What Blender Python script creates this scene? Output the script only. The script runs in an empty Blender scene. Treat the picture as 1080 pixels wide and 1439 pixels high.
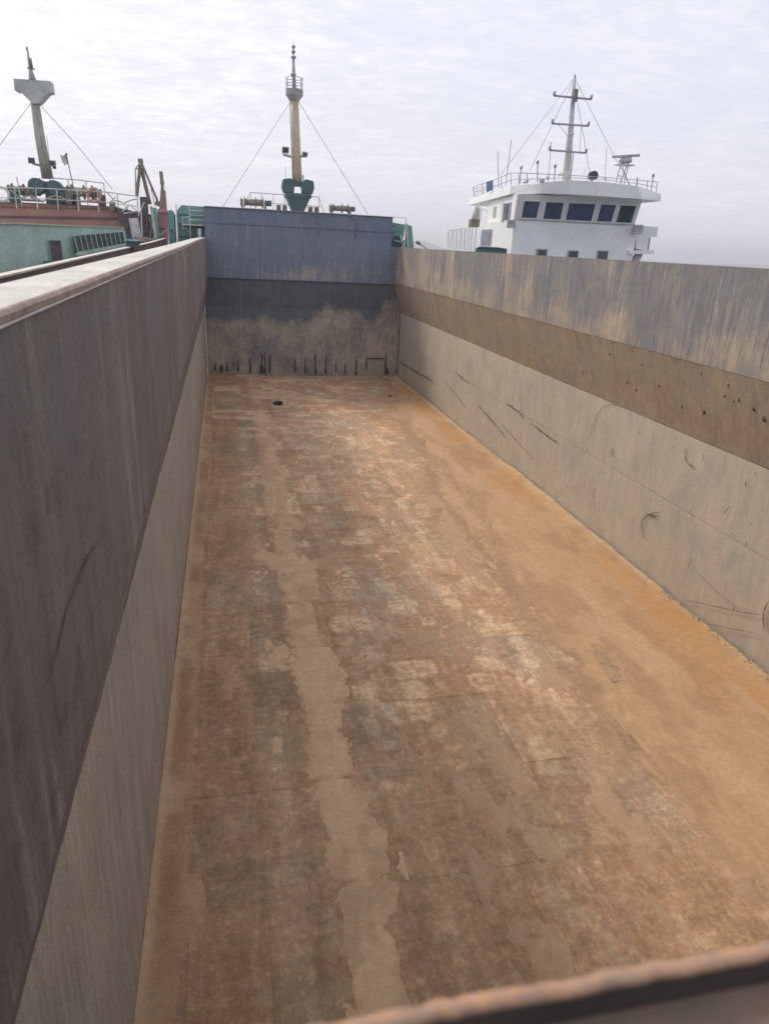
import bpy, math, random
import numpy as np
from mathutils import Vector, Matrix

R = math.radians
random.seed(11)
scene = bpy.context.scene
C = bpy.context.collection

# ------------------------------------------------------------------ camera
EYE = (0.0, 0.0, 8.0)
cd = bpy.data.cameras.new('camera')
cam = bpy.data.objects.new('camera', cd)
C.objects.link(cam)
cam.location = EYE
cam.rotation_euler = (R(69.4565), R(-2.6784), R(-11.9267))
cd.sensor_fit = 'VERTICAL'
cd.sensor_height = 36.0
cd.lens = 25.02
cd.clip_start = 0.05
cd.clip_end = 9000
cd.dof.use_dof = True
cd.dof.focus_distance = 17.0
cd.dof.aperture_fstop = 2.8
scene.camera = cam

# ------------------------------------------------------------------ sky and sun
SUN_AZ, SUN_EL = -38.0, 41.0            # degrees: left of the hold's axis, above the horizon
world = bpy.data.worlds.new('World')
scene.world = world
world.use_nodes = True
nt = world.node_tree
nt.nodes.clear()
N = nt.nodes.new
def L(a, b): nt.links.new(a, b)
out = N('ShaderNodeOutputWorld'); bg = N('ShaderNodeBackground')
bg.inputs['Strength'].default_value = 0.10
sky = N('ShaderNodeTexSky'); sky.sky_type = 'NISHITA'; sky.sun_disc = False
sky.sun_elevation = R(SUN_EL); sky.sun_rotation = R(SUN_AZ)
sky.air_density = 1.3; sky.dust_density = 3.0
tc = N('ShaderNodeTexCoord')
def wmath(op, a, b=None, c=None, clamp=False):
    n = N('ShaderNodeMath'); n.operation = op; n.use_clamp = clamp
    for i, v in enumerate((a, b, c)):
        if v is None: continue
        if isinstance(v, (int, float)): n.inputs[i].default_value = v
        else: L(v, n.inputs[i])
    return n.outputs[0]
sep = N('ShaderNodeSeparateXYZ'); L(tc.outputs['Generated'], sep.inputs[0])
zc = wmath('MAXIMUM', sep.outputs['Z'], 0.0)
den = wmath('ADD', zc, 0.11)
u = wmath('DIVIDE', sep.outputs['X'], den); v = wmath('DIVIDE', sep.outputs['Y'], den)
comb = N('ShaderNodeCombineXYZ'); L(u, comb.inputs[0]); L(v, comb.inputs[1])
def wnoise(scale, detail, rough, dist, off):
    m = N('ShaderNodeMapping'); L(comb.outputs[0], m.inputs['Vector'])
    m.inputs['Location'].default_value = off
    m.inputs['Scale'].default_value = (1.0, 1.25, 1.0)
    m.inputs['Rotation'].default_value = (0, 0, R(12))
    n = N('ShaderNodeTexNoise'); L(m.outputs[0], n.inputs['Vector'])
    n.inputs['Scale'].default_value = scale; n.inputs['Detail'].default_value = detail
    n.inputs['Roughness'].default_value = rough; n.inputs['Distortion'].default_value = dist
    return n.outputs[0]
n1 = wnoise(2.6, 6, 0.62, 0.6, (3, 1, 0))
n2 = wnoise(0.55, 3, 0.5, 0.2, (8, 4, 0))
n3 = wnoise(8.0, 5, 0.62, 0.4, (1, 7, 0))
sd = (math.sin(R(SUN_AZ))*math.cos(R(SUN_EL)), math.cos(R(SUN_AZ))*math.cos(R(SUN_EL)), math.sin(R(SUN_EL)))
dot = N('ShaderNodeVectorMath'); dot.operation = 'DOT_PRODUCT'
L(tc.outputs['Generated'], dot.inputs[0]); dot.inputs[1].default_value = sd
glow = wmath('POWER', wmath('MAXIMUM', dot.outputs['Value'], 0.0), 5.0)
cl = wmath('ADD', wmath('MULTIPLY', n1, 0.34), wmath('ADD', wmath('MULTIPLY', n2, 0.26), wmath('MULTIPLY', n3, 0.40)))
contrast = wmath('ADD', wmath('MULTIPLY', glow, 1.7), 0.38)
cl = wmath('ADD', wmath('MULTIPLY', wmath('SUBTRACT', cl, 0.5), contrast), 0.50)
ramp = N('ShaderNodeValToRGB'); L(cl, ramp.inputs[0])
ramp.color_ramp.elements[0].position = 0.38; ramp.color_ramp.elements[0].color = (5.5, 5.65, 6.75, 1)
ramp.color_ramp.elements[1].position = 0.60; ramp.color_ramp.elements[1].color = (8.2, 8.15, 8.4, 1)
e = ramp.color_ramp.elements.new(0.50); e.color = (6.6, 6.65, 7.6, 1)
# the veiled sun brightens the cloud round it
gcol = N('ShaderNodeMix'); gcol.data_type = 'RGBA'; gcol.blend_type = 'MIX'
L(glow, gcol.inputs[0]); gcol.clamp_factor = True; gcol.inputs['A'].default_value = (1, 1, 1, 1); gcol.inputs['B'].default_value = (1.58, 1.54, 1.42, 1)
mul = N('ShaderNodeMix'); mul.data_type = 'RGBA'; mul.blend_type = 'MULTIPLY'; mul.inputs[0].default_value = 1.0
L(ramp.outputs[0], mul.inputs['A']); L(gcol.outputs['Result'], mul.inputs['B'])
mixs = N('ShaderNodeMix'); mixs.data_type = 'RGBA'; mixs.inputs[0].default_value = 0.93
L(sky.outputs[0], mixs.inputs['A']); L(mul.outputs['Result'], mixs.inputs['B'])
L(mixs.outputs['Result'], bg.inputs[0]); L(bg.outputs[0], out.inputs[0])

sl = bpy.data.lights.new('sun', 'SUN'); sl.energy = 1.7; sl.angle = R(14); sl.color = (1.0, 0.91, 0.77)
so = bpy.data.objects.new('sun', sl); C.objects.link(so)
so.location = (-30, 30, 60)
so.rotation_euler = Vector(sd).to_track_quat('Z', 'Y').to_euler()

vs = scene.view_settings
scene.display_settings.display_device = 'sRGB'
vs.view_transform = 'Standard'; vs.look = 'None'; vs.exposure = 0.40; vs.gamma = 1.0; vs.use_curve_mapping = False
scene.cycles.max_bounces = 8
scene.cycles.volume_bounces = 0

# ------------------------------------------------------------------ materials
def new_mat(name):
    m = bpy.data.materials.new(name); m.use_nodes = True
    t = m.node_tree; b = t.nodes['Principled BSDF']
    return m, t, b
def mk(t, kind, **kw):
    n = t.nodes.new(kind)
    for k, val in kw.items(): setattr(n, k, val)
    return n
def tnoise(t, vec, scale, detail=4, rough=0.6, mscale=None, loc=(0, 0, 0)):
    if mscale is not None:
        m = t.nodes.new('ShaderNodeMapping'); t.links.new(vec, m.inputs['Vector'])
        m.inputs['Scale'].default_value = mscale; m.inputs['Location'].default_value = loc
        vec = m.outputs[0]
    n = t.nodes.new('ShaderNodeTexNoise'); t.links.new(vec, n.inputs['Vector'])
    n.inputs['Scale'].default_value = scale; n.inputs['Detail'].default_value = detail; n.inputs['Roughness'].default_value = rough
    return n.outputs[0]
def tramp(t, fac, a, b, lo=0.0, hi=1.0):
    n = t.nodes.new('ShaderNodeMapRange'); n.clamp = True
    t.links.new(fac, n.inputs[0]); n.inputs[1].default_value = a; n.inputs[2].default_value = b
    n.inputs[3].default_value = lo; n.inputs[4].default_value = hi
    return n.outputs[0]
def tmath(t, op, a, b, clamp=False):
    n = t.nodes.new('ShaderNodeMath'); n.operation = op; n.use_clamp = clamp
    for i, val in enumerate((a, b)):
        if isinstance(val, (int, float)): n.inputs[i].default_value = val
        else: t.links.new(val, n.inputs[i])
    return n.outputs[0]
def tmix(t, fac, a, b, blend='MIX'):
    n = t.nodes.new('ShaderNodeMix'); n.data_type = 'RGBA'; n.blend_type = blend
    if isinstance(fac, (int, float)): n.inputs[0].default_value = fac
    else: t.links.new(fac, n.inputs[0])
    for key, val in (('A', a), ('B', b)):
        if isinstance(val, tuple): n.inputs[key].default_value = (*val, 1)
        else: t.links.new(val, n.inputs[key])
    return n.outputs['Result']
def tbump(t, b, height, strength, dist):
    n = t.nodes.new('ShaderNodeBump'); n.inputs['Strength'].default_value = strength; n.inputs['Distance'].default_value = dist
    t.links.new(height, n.inputs['Height']); t.links.new(n.outputs[0], b.inputs['Normal'])

def paint(name, col, rust=(0.16, 0.08, 0.045), amount=0.35, scale=1.2, rough=0.55, streak=True, metal=0.0, drift=0.28):
    """weathered ship's paint: tone drift, rust blooms and fine vertical runs"""
    m, t, b = new_mat(name)
    o = mk(t, 'ShaderNodeTexCoord').outputs['Object']
    big = tnoise(t, o, scale, 5, 0.65)
    fine = tnoise(t, o, scale*9, 4, 0.7)
    run = tnoise(t, o, 1.0, 4, 0.6, (9, 9, 0.7)) if streak else fine
    dark = tuple(c*(1-drift) for c in col); lite = tuple(min(0.9, c*1.12) for c in col)
    c = tmix(t, tramp(t, big, 0.35, 0.65), dark, lite)
    c = tmix(t, tramp(t, run, 0.5, 0.75, 0, drift*1.2), c, tuple(x*0.6 + r*0.3 for x, r in zip(col, rust)))
    k = tmath(t, 'MULTIPLY', tramp(t, fine, 0.5, 0.72), tramp(t, big, 0.42, 0.6))
    c = tmix(t, tmath(t, 'MULTIPLY', k, amount*2, True), c, rust)
    t.links.new(c, b.inputs['Base Color'])
    b.inputs['Roughness'].default_value = rough; b.inputs['Metallic'].default_value = metal
    tbump(t, b, fine, 0.25, 0.01)
    return m

def stained(name, base, base2, tan, rust, dark, maps, bump=0.4, rough=0.75, sw=2.6, blotch=None, fs=0.6):
    """bare plating of the hold; the 'stain' attribute says how much dust (r), rust (g) and grime with painted shade (b) lies where"""
    m, t, b = new_mat(name)
    o = mk(t, 'ShaderNodeTexCoord').outputs['Object']
    at = mk(t, 'ShaderNodeAttribute', attribute_name='stain_shade')
    s = mk(t, 'ShaderNodeSeparateColor'); t.links.new(at.outputs['Color'], s.inputs[0])
    big = tnoise(t, o, 0.7, 6, 0.62)
    med = tnoise(t, o, 4.5, 6, 0.65)
    fine = tnoise(t, o, 38.0, 5, 0.7)
    st1 = tnoise(t, o, 1.0, 6, 0.68, maps)
    st2 = tnoise(t, o, 1.0, 3, 0.6, tuple(q*3.1 for q in maps), (3, 5, 1))
    c = tmix(t, tramp(t, tmath(t, 'ADD', tmath(t, 'MULTIPLY', big, 0.5), tmath(t, 'MULTIPLY', st1, 0.5)), 0.38, 0.62), base, base2)
    kt = tmath(t, 'ADD', tmath(t, 'SUBTRACT', s.outputs[0], 0.5), tmath(t, 'MULTIPLY', tmath(t, 'SUBTRACT', st1, 0.5), sw))
    kt = tmath(t, 'ADD', kt, tmath(t, 'MULTIPLY', tmath(t, 'SUBTRACT', med, 0.5), 1.0))
    kt = tmath(t, 'ADD', kt, tmath(t, 'MULTIPLY', tmath(t, 'SUBTRACT', tnoise(t, o, 0.38, 4, 0.6, None), 0.5), 2.2))
    c = tmix(t, tramp(t, kt, -0.15, 0.75, 0, 0.95), c, tan)
    kr = tmath(t, 'ADD', tmath(t, 'SUBTRACT', s.outputs[1], 0.5), tmath(t, 'MULTIPLY', tmath(t, 'SUBTRACT', st2, 0.5), 2.2))
    c = tmix(t, tramp(t, kr, 0.0, 0.6, 0, 0.9), c, rust)
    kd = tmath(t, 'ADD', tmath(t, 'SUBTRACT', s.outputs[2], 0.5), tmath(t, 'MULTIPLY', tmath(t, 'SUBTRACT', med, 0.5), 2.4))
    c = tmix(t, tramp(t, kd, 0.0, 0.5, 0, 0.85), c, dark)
    if blotch:
        b1 = tnoise(t, o, 0.9, 5, 0.6, (1, 1, 1), (4, 9, 2)); b2 = tnoise(t, o, 1.3, 6, 0.65, (1, 1, 1), (14, 3, 8))
        c = tmix(t, tramp(t, b1, 0.50, 0.66, 0, 0.7), c, blotch[0]); c = tmix(t, tramp(t, b2, 0.54, 0.68, 0, 0.6), c, blotch[1])
    c = tmix(t, 0.6, c, tmix(t, tramp(t, fine, 0.3, 0.7), (0.72, 0.72, 0.72), (1.25, 1.25, 1.25)), 'MULTIPLY')
    sc2 = tnoise(t, o, 12.0, 8, 0.75)
    c = tmix(t, tramp(t, sc2, 0.57, 0.63, 0, 0.35), c, dark)
    c = tmix(t, fs, c, tmix(t, tramp(t, st2, 0.3, 0.7), (0.78, 0.78, 0.78), (1.2, 1.2, 1.2)), 'MULTIPLY')
    t.links.new(c, b.inputs['Base Color']); b.inputs['Roughness'].default_value = rough
    tbump(t, b, tmath(t, 'ADD', tmath(t, 'MULTIPLY', med, 0.6), tmath(t, 'MULTIPLY', fine, 0.4)), bump, 0.012)
    return m

def tinted(name, rough=0.85, lw=0.15, grain=60.0, bump=0.5, dist=0.01, med_scale=6.0, contrast=0.3, grit=0.4):
    """colour from the 'tint' attribute (the thing's own colour), grain and relief from noise"""
    m, t, b = new_mat(name)
    o = mk(t, 'ShaderNodeTexCoord').outputs['Object']
    at = mk(t, 'ShaderNodeAttribute', attribute_name='tint')
    med = tnoise(t, o, med_scale, 8, 0.7); fine = tnoise(t, o, grain, 4, 0.75)
    lng = tnoise(t, o, 1.0, 6, 0.7, (11, 2.2, 4))
    c = tmix(t, 1.0, at.outputs['Color'], tmix(t, tramp(t, med, 0.3, 0.7), (1-contrast,)*3, (1+contrast,)*3), 'MULTIPLY')
    c = tmix(t, 1.0, c, tmix(t, tramp(t, lng, 0.3, 0.7), (1-lw,)*3, (1+lw,)*3), 'MULTIPLY')
    c = tmix(t, 1.0, c, tmix(t, tramp(t, fine, 0.3, 0.7), (1-grit*.5,)*3, (1+grit*.5,)*3), 'MULTIPLY')
    # crisp flakes, pits and grit
    flake = tnoise(t, o, 9.0, 9, 0.78); pit = tnoise(t, o, 26.0, 5, 0.8); dust = tnoise(t, o, 1.7, 9, 0.75)
    c = tmix(t, 1.0, c, tmix(t, tramp(t, flake, 0.50, 0.56), (1-grit*.42,)*3, (1+grit*.30,)*3), 'MULTIPLY')
    c = tmix(t, tramp(t, pit, 0.60, 0.66, 0, grit*1.1), c, (0.13, 0.085, 0.055))
    c = tmix(t, tramp(t, dust, 0.55, 0.60, 0, grit*.8), c, (0.50, 0.385, 0.265))
    t.links.new(c, b.inputs['Base Color']); b.inputs['Roughness'].default_value = rough
    tbump(t, b, tmath(t, 'ADD', tmath(t, 'MULTIPLY', flake, 0.6), tmath(t, 'MULTIPLY', fine, 0.4)), bump, dist)
    return m

def glass(name, col=(0.03, 0.05, 0.09)):
    m, t, b = new_mat(name)
    o = mk(t, 'ShaderNodeTexCoord').outputs['Object']
    n = tnoise(t, o, 1.5, 3, 0.5)
    t.links.new(tmix(t, tramp(t, n, 0.35, 0.65), col, tuple(c*1.8 for c in col)), b.inputs['Base Color'])
    b.inputs['Roughness'].default_value = 0.12; b.inputs['IOR'].default_value = 1.5
    return m

M = {}
M['coaming_r'] = stained('streaked_slate_steel', (0.15, 0.155, 0.175), (0.245, 0.23, 0.22), (0.48, 0.38, 0.27), (0.42, 0.26, 0.15), (0.11, 0.095, 0.09), (1.0, 6.5, 0.55), sw=2.4, blotch=((0.20, 0.205, 0.225), (0.33, 0.27, 0.205)))
M['over_r'] = stained('brown_scaled_steel', (0.30, 0.235, 0.17), (0.36, 0.285, 0.205), (0.42, 0.335, 0.24), (0.37, 0.23, 0.13), (0.17, 0.135, 0.11), (1.0, 2.2, 0.8), sw=1.6, blotch=((0.30, 0.265, 0.245), (0.45, 0.31, 0.19)))
M['lower_r'] = stained('dusty_grey_steel', (0.41, 0.35, 0.285), (0.51, 0.435, 0.345), (0.50, 0.43, 0.335), (0.44, 0.33, 0.21), (0.27, 0.245, 0.215), (1.0, 3.0, 0.6), 0.25, sw=0.7, blotch=((0.365, 0.34, 0.31), (0.49, 0.43, 0.33)), fs=0.3)
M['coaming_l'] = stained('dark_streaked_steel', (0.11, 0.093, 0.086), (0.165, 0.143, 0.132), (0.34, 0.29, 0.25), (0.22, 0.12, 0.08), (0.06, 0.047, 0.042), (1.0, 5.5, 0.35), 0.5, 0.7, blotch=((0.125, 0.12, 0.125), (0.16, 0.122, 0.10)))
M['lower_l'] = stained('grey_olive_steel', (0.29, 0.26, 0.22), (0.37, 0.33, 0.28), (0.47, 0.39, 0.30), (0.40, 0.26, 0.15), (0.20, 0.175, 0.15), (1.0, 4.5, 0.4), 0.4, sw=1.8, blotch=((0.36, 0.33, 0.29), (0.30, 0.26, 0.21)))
M['end_up'] = stained('blue_painted_steel', (0.14, 0.178, 0.25), (0.175, 0.21, 0.275), (0.38, 0.33, 0.28), (0.25, 0.19, 0.17), (0.12, 0.14, 0.18), (5.5, 1.0, 0.42), 0.25)
M['end_low'] = stained('shade_dark_hold_steel', (0.10, 0.118, 0.155), (0.14, 0.155, 0.19), (0.46, 0.385, 0.295), (0.34, 0.24, 0.17), (0.085, 0.09, 0.10), (1.6, 1.0, 0.9), 0.4, sw=1.3)  # dark base holds the overhang's shade; tan and rust are real stains
M['floor'] = tinted('worn_floor_steel', 0.8, 0.17, 70, 0.7, 0.015, 5.0, 0.20, 0.33)
M['sand'] = tinted('damp_sand', 0.92, 0.05, 110, 0.6, 0.010, 3.0, 0.09, 0.15)
M['cap'] = paint('dusty_cap_plate', (0.60, 0.585, 0.53), (0.36, 0.26, 0.19), 0.5, 2.4, 0.8, False)
M['lip'] = paint('rusty_lip', (0.30, 0.215, 0.17), (0.50, 0.45, 0.39), 0.8, 5.0, 0.8, False)
M['rust_edge'] = paint('orange_rust_edge', (0.36, 0.235, 0.17), (0.55, 0.24, 0.06), 1.0, 20.0, 0.85, False)
M['black_steel'] = paint('black_scaled_steel', (0.045, 0.035, 0.03), (0.06, 0.035, 0.025), 0.4, 4.0, 0.8, False)
M['brown_flange'] = paint('brown_dusty_flange', (0.19, 0.135, 0.10), (0.20, 0.11, 0.07), 0.5, 6.0, 0.85, False)
M['deck'] = paint('worn_deck_paint', (0.15, 0.11, 0.09), (0.20, 0.10, 0.06), 0.6, 1.0, 0.8, False)
M['bulwark'] = paint('brown_bulwark_paint', (0.15, 0.11, 0.10), (0.18, 0.09, 0.06), 0.5, 1.0, 0.75)
M['pale_edge'] = paint('pale_edge_paint', (0.60, 0.56, 0.52), (0.35, 0.25, 0.2), 0.25, 3.0, 0.7, False)
M['white'] = paint('white_ship_paint', (0.84, 0.87, 0.86), (0.50, 0.34, 0.22), 0.22, 0.8, 0.4, drift=0.09)
M['offwhite'] = paint('off_white_paint', (0.64, 0.64, 0.62), (0.35, 0.22, 0.15), 0.25, 2.0, 0.5)
M['greypaint'] = paint('grey_mast_paint', (0.40, 0.40, 0.42), (0.25, 0.19, 0.15), 0.25, 2.0, 0.5)
M['greyplate'] = paint('pale_grey_platform_paint', (0.50, 0.52, 0.50), (0.3, 0.24, 0.2), 0.12, 1.0, 0.6)
M['cream'] = paint('cream_mast_paint', (0.55, 0.47, 0.33), (0.32, 0.20, 0.12), 0.25, 1.0, 0.5)
M['beige'] = paint('beige_mast_paint', (0.42, 0.40, 0.36), (0.30, 0.22, 0.17), 0.2, 1.0, 0.55)
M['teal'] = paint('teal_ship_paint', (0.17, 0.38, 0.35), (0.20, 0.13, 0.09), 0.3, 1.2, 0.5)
M['darkteal'] = paint('dark_teal_machinery', (0.06, 0.125, 0.14), (0.12, 0.07, 0.05), 0.3, 1.5, 0.5)
M['green'] = paint('haze_paled_green_paint', (0.45, 0.61, 0.53), (0.22, 0.17, 0.12), 0.28, 0.7, 0.6)  # green made paler so the colour carries the veil of haze and glare
M['palegreen'] = paint('pale_green_ledge', (0.48, 0.58, 0.45), (0.3, 0.24, 0.18), 0.3, 1.5, 0.6, False)
M['red'] = paint('haze_paled_red_paint', (0.47, 0.22, 0.18), (0.12, 0.08, 0.07), 0.4, 0.6, 0.6)  # red lightened: haze and glare are mixed into the paint colour
M['pink'] = paint('faded_pink_paint', (0.50, 0.25, 0.26), (0.2, 0.12, 0.10), 0.4, 1.2, 0.6)
M['darkmaroon'] = paint('dark_maroon_paint', (0.13, 0.09, 0.10), (0.12, 0.07, 0.05), 0.4, 0.8, 0.7)
M['boom'] = paint('brown_boom_paint', (0.28, 0.24, 0.20), (0.2, 0.13, 0.10), 0.4, 2.0, 0.6)
M['machinery'] = paint('worn_winch_paint', (0.22, 0.19, 0.17), (0.2, 0.11, 0.08), 0.5, 4.0, 0.6, False)
M['rope'] = paint('hemp_rope', (0.42, 0.36, 0.27), (0.25, 0.2, 0.14), 0.3, 20.0, 0.9, False)
M['darkgap'] = paint('dark_recess', (0.05, 0.06, 0.07), (0.05, 0.035, 0.03), 0.2, 3.0, 0.7, False)
M['wire'] = paint('galvanised_wire', (0.16, 0.16, 0.17), (0.15, 0.1, 0.08), 0.2, 10.0, 0.5, False)
M['orange'] = paint('faded_orange_ring', (0.62, 0.27, 0.22), (0.6, 0.5, 0.45), 0.2, 6.0, 0.7, False)
M['cloth'] = paint('faded_flag_cloth', (0.62, 0.55, 0.52), (0.6, 0.42, 0.36), 0.3, 4.0, 0.9, False)
M['blue'] = paint('blue_board_paint', (0.08, 0.17, 0.30), (0.3, 0.3, 0.3), 0.1, 2.0, 0.5, False)
M['stone'] = paint('dark_stone', (0.03, 0.025, 0.022), (0.06, 0.04, 0.03), 0.4, 8.0, 0.9, False)
M['scrap'] = paint('pale_scrap', (0.62, 0.58, 0.52), (0.3, 0.22, 0.15), 0.2, 8.0, 0.8, False)
M['mark'] = paint('dark_gouge_rust', (0.10, 0.07, 0.055), (0.07, 0.045, 0.035), 0.5, 9.0, 0.9, False)
M['glass'] = glass('dark_bridge_glass', (0.05, 0.07, 0.13))
M['glass2'] = glass('greenish_bridge_glass', (0.03, 0.06, 0.06))

# ------------------------------------------------------------------ mesh helpers
WO = {}                                   # world offset of every root
class MB:
    def __init__(self): self.v = []; self.f = []
    def add(self, vs, fs):
        k = len(self.v); self.v += [tuple(p) for p in vs]; self.f += [tuple(i+k for i in q) for q in fs]; return self
    def box(self, a, b):
        x0, y0, z0 = [min(p, q) for p, q in zip(a, b)]; x1, y1, z1 = [max(p, q) for p, q in zip(a, b)]
        return self.add([(x0,y0,z0),(x1,y0,z0),(x1,y1,z0),(x0,y1,z0),(x0,y0,z1),(x1,y0,z1),(x1,y1,z1),(x0,y1,z1)],
                        [(0,3,2,1),(4,5,6,7),(0,1,5,4),(1,2,6,5),(2,3,7,6),(3,0,4,7)])
    def beam(self, p, q, w, h=None, up=(0, 0, 1)):
        """rectangular bar from p to q, w across, h along 'up'"""
        h = h or w; p = Vector(p); q = Vector(q); d = (q-p).normalized(); s = d.cross(Vector(up))
        if s.length < 1e-4: s = d.cross(Vector((1, 0, 0)))
        s.normalize(); t = s.cross(d).normalized(); s = s*w/2; t = t*h/2
        return self.add([p-s-t, p+s-t, p+s+t, p-s+t, q-s-t, q+s-t, q+s+t, q-s+t],
                        [(0,3,2,1),(4,5,6,7),(0,1,5,4),(1,2,6,5),(2,3,7,6),(3,0,4,7)])
    def tube(self, pts, r, seg=8, r2=None, cap=True):
        pts = [Vector(p) for p in pts]; n = len(pts)
        rs = r if isinstance(r, (list, tuple)) else [r + ((r2 if r2 is not None else r) - r)*i/max(1, n-1) for i in range(n)]
        vs = []; prev = None
        for i, p in enumerate(pts):
            d = (pts[min(i+1, n-1)] - pts[max(i-1, 0)])
            if d.length < 1e-6: d = Vector((0, 0, 1))
            d.normalize()
            if prev is None:
                s = d.cross(Vector((0, 0, 1)))
                if s.length < 1e-3: s = d.cross(Vector((1, 0, 0)))
            else: s = prev - d*prev.dot(d)
            s.normalize(); prev = s; t = d.cross(s)
            for k in range(seg):
                a = 2*math.pi*k/seg
                vs.append(p + (s*math.cos(a) + t*math.sin(a))*rs[i])
        fs = []
        for i in range(n-1):
            for k in range(seg):
                a = i*seg+k; b2 = i*seg+(k+1) % seg
                fs.append((a, b2, b2+seg, a+seg))
        if cap:
            fs.append(tuple(range(seg))[::-1]); fs.append(tuple(range((n-1)*seg, n*seg)))
        return self.add(vs, fs)
    def prism(self, poly, ext):
        """closed polygon (list of 3d points) pushed along ext"""
        n = len(poly); e = Vector(ext); vs = [Vector(p) for p in poly]; vs += [p+e for p in vs]
        fs = [tuple(range(n))[::-1], tuple(range(n, 2*n))] + [(i, (i+1) % n, n+(i+1) % n, n+i) for i in range(n)]
        return self.add(vs, fs)
    def loft(self, a, b):
        n = len(a)
        return self.add(list(a)+list(b), [tuple(range(n))[::-1], tuple(range(n, 2*n))] + [(i, (i+1) % n, n+(i+1) % n, n+i) for i in range(n)])
    def build(self, name, mat, parent=None, smooth=False, bevel=0.0):
        off = WO.get(parent, Vector((0, 0, 0))) if parent else Vector((0, 0, 0))
        me = bpy.data.meshes.new(name)
        me.from_pydata([tuple(Vector(p)-off) for p in self.v], [], self.f)
        import bmesh
        bm = bmesh.new(); bm.from_mesh(me); bmesh.ops.recalc_face_normals(bm, faces=bm.faces); bm.to_mesh(me); bm.free()
        if smooth:
            me.polygons.foreach_set('use_smooth', [len(p.vertices) == 4 for p in me.polygons])
        me.materials.append(mat)
        o = bpy.data.objects.new(name, me); C.objects.link(o)
        if parent: o.parent = parent; WO[o] = off
        else: WO[o] = Vector((0, 0, 0))
        if bevel:
            bv = o.modifiers.new('bevel', 'BEVEL'); bv.width = bevel; bv.segments = 2; bv.limit_method = 'ANGLE'
        return o
def tag(o, label=None, cat=None, group=None, kind=None):
    if label: o['label'] = label
    if cat: o['category'] = cat
    if group: o['group'] = group
    if kind: o['kind'] = kind
    return o
def thing(name, loc, label=None, cat=None, group=None, kind=None):
    o = bpy.data.objects.new(name, None); C.objects.link(o); o.location = loc; o.empty_display_size = 0.3
    WO[o] = Vector(loc); tag(o, label, cat, group, kind)
    return o
def V(*a): return Vector(a)
def lerp(a, b, t): return Vector(a)*(1-t) + Vector(b)*t

# numpy value noise, smooth and tile-free
def _h(ix, iy, s):
    n = (ix*374761393 + iy*668265263 + s*1442695041) & 0x7fffffff
    n = ((n ^ (n >> 13))*1274126177) & 0x7fffffff
    return ((n ^ (n >> 16)) & 0xffff)/65535.0
def vn(x, y, s=0):
    x = np.asarray(x, float); y = np.asarray(y, float)
    ix = np.floor(x).astype(np.int64); iy = np.floor(y).astype(np.int64)
    fx = x-ix; fy = y-iy; fx = fx*fx*(3-2*fx); fy = fy*fy*(3-2*fy)
    a = _h(ix, iy, s); b = _h(ix+1, iy, s); c = _h(ix, iy+1, s); d = _h(ix+1, iy+1, s)
    return (a*(1-fx)+b*fx)*(1-fy) + (c*(1-fx)+d*fx)*fy
def fbm(x, y, s=0, o=4, g=0.55):
    t = 0; a = 1; n = 0
    for i in range(o):
        t = t + a*vn(x*2**i, y*2**i, s+i*17); n += a; a *= g
    return t/n
def ss(a, b, x):
    t = np.clip((np.asarray(x, float)-a)/(b-a), 0, 1); return t*t*(3-2*t)
def mixc(a, b, k):
    return a*(1-k[..., None]) + np.array(b)*k[..., None]

def grid_object(name, P, mat, parent, attr=None, attr_name='stain_shade', skirt=None):
    """P: (nu,nv,3) world points; skirt = vector for the turned-back rim"""
    nu, nv = P.shape[:2]
    idx = np.arange(nu*nv).reshape(nu, nv)
    q = np.stack([idx[:-1, :-1], idx[1:, :-1], idx[1:, 1:], idx[:-1, 1:]], -1).reshape(-1, 4)
    V_ = P.reshape(-1, 3)
    A = attr.reshape(-1, attr.shape[-1]) if attr is not None else None
    if skirt is not None:
        rim = np.concatenate([idx[:-1, 0], idx[-1, :-1], idx[:0:-1, -1], idx[0, :0:-1]])
        k = len(V_); V_ = np.concatenate([V_, V_[rim], V_[rim]+np.array(skirt)])
        if A is not None: A = np.concatenate([A, A[rim], A[rim]])
        m = len(rim); i = np.arange(m); j = (i+1) % m
        q = np.concatenate([q, np.stack([k+j, k+i, k+m+i, k+m+j], -1)])
    off = np.array(WO.get(parent, Vector((0, 0, 0)))) if parent else np.zeros(3)
    me = bpy.data.meshes.new(name)
    me.vertices.add(len(V_)); me.vertices.foreach_set('co', (V_-off).astype(np.float32).ravel())
    me.loops.add(len(q)*4); me.loops.foreach_set('vertex_index', q.astype(np.int32).ravel())
    me.polygons.add(len(q)); me.polygons.foreach_set('loop_start', np.arange(0, len(q)*4, 4, dtype=np.int32))
    me.polygons.foreach_set('use_smooth', np.concatenate([np.ones((nu-1)*(nv-1), bool), np.zeros(len(q)-(nu-1)*(nv-1), bool)]))
    me.update(calc_edges=True)
    if A is not None:
        ca = me.color_attributes.new(attr_name, 'FLOAT_COLOR', 'POINT')
        ca.data.foreach_set('color', np.concatenate([A, np.ones((len(A), 1))], 1).astype(np.float32).ravel())
    me.materials.append(mat)
    o = bpy.data.objects.new(name, me); C.objects.link(o)
    if parent: o.parent = parent
    WO[o] = Vector(off)
    return o

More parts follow.
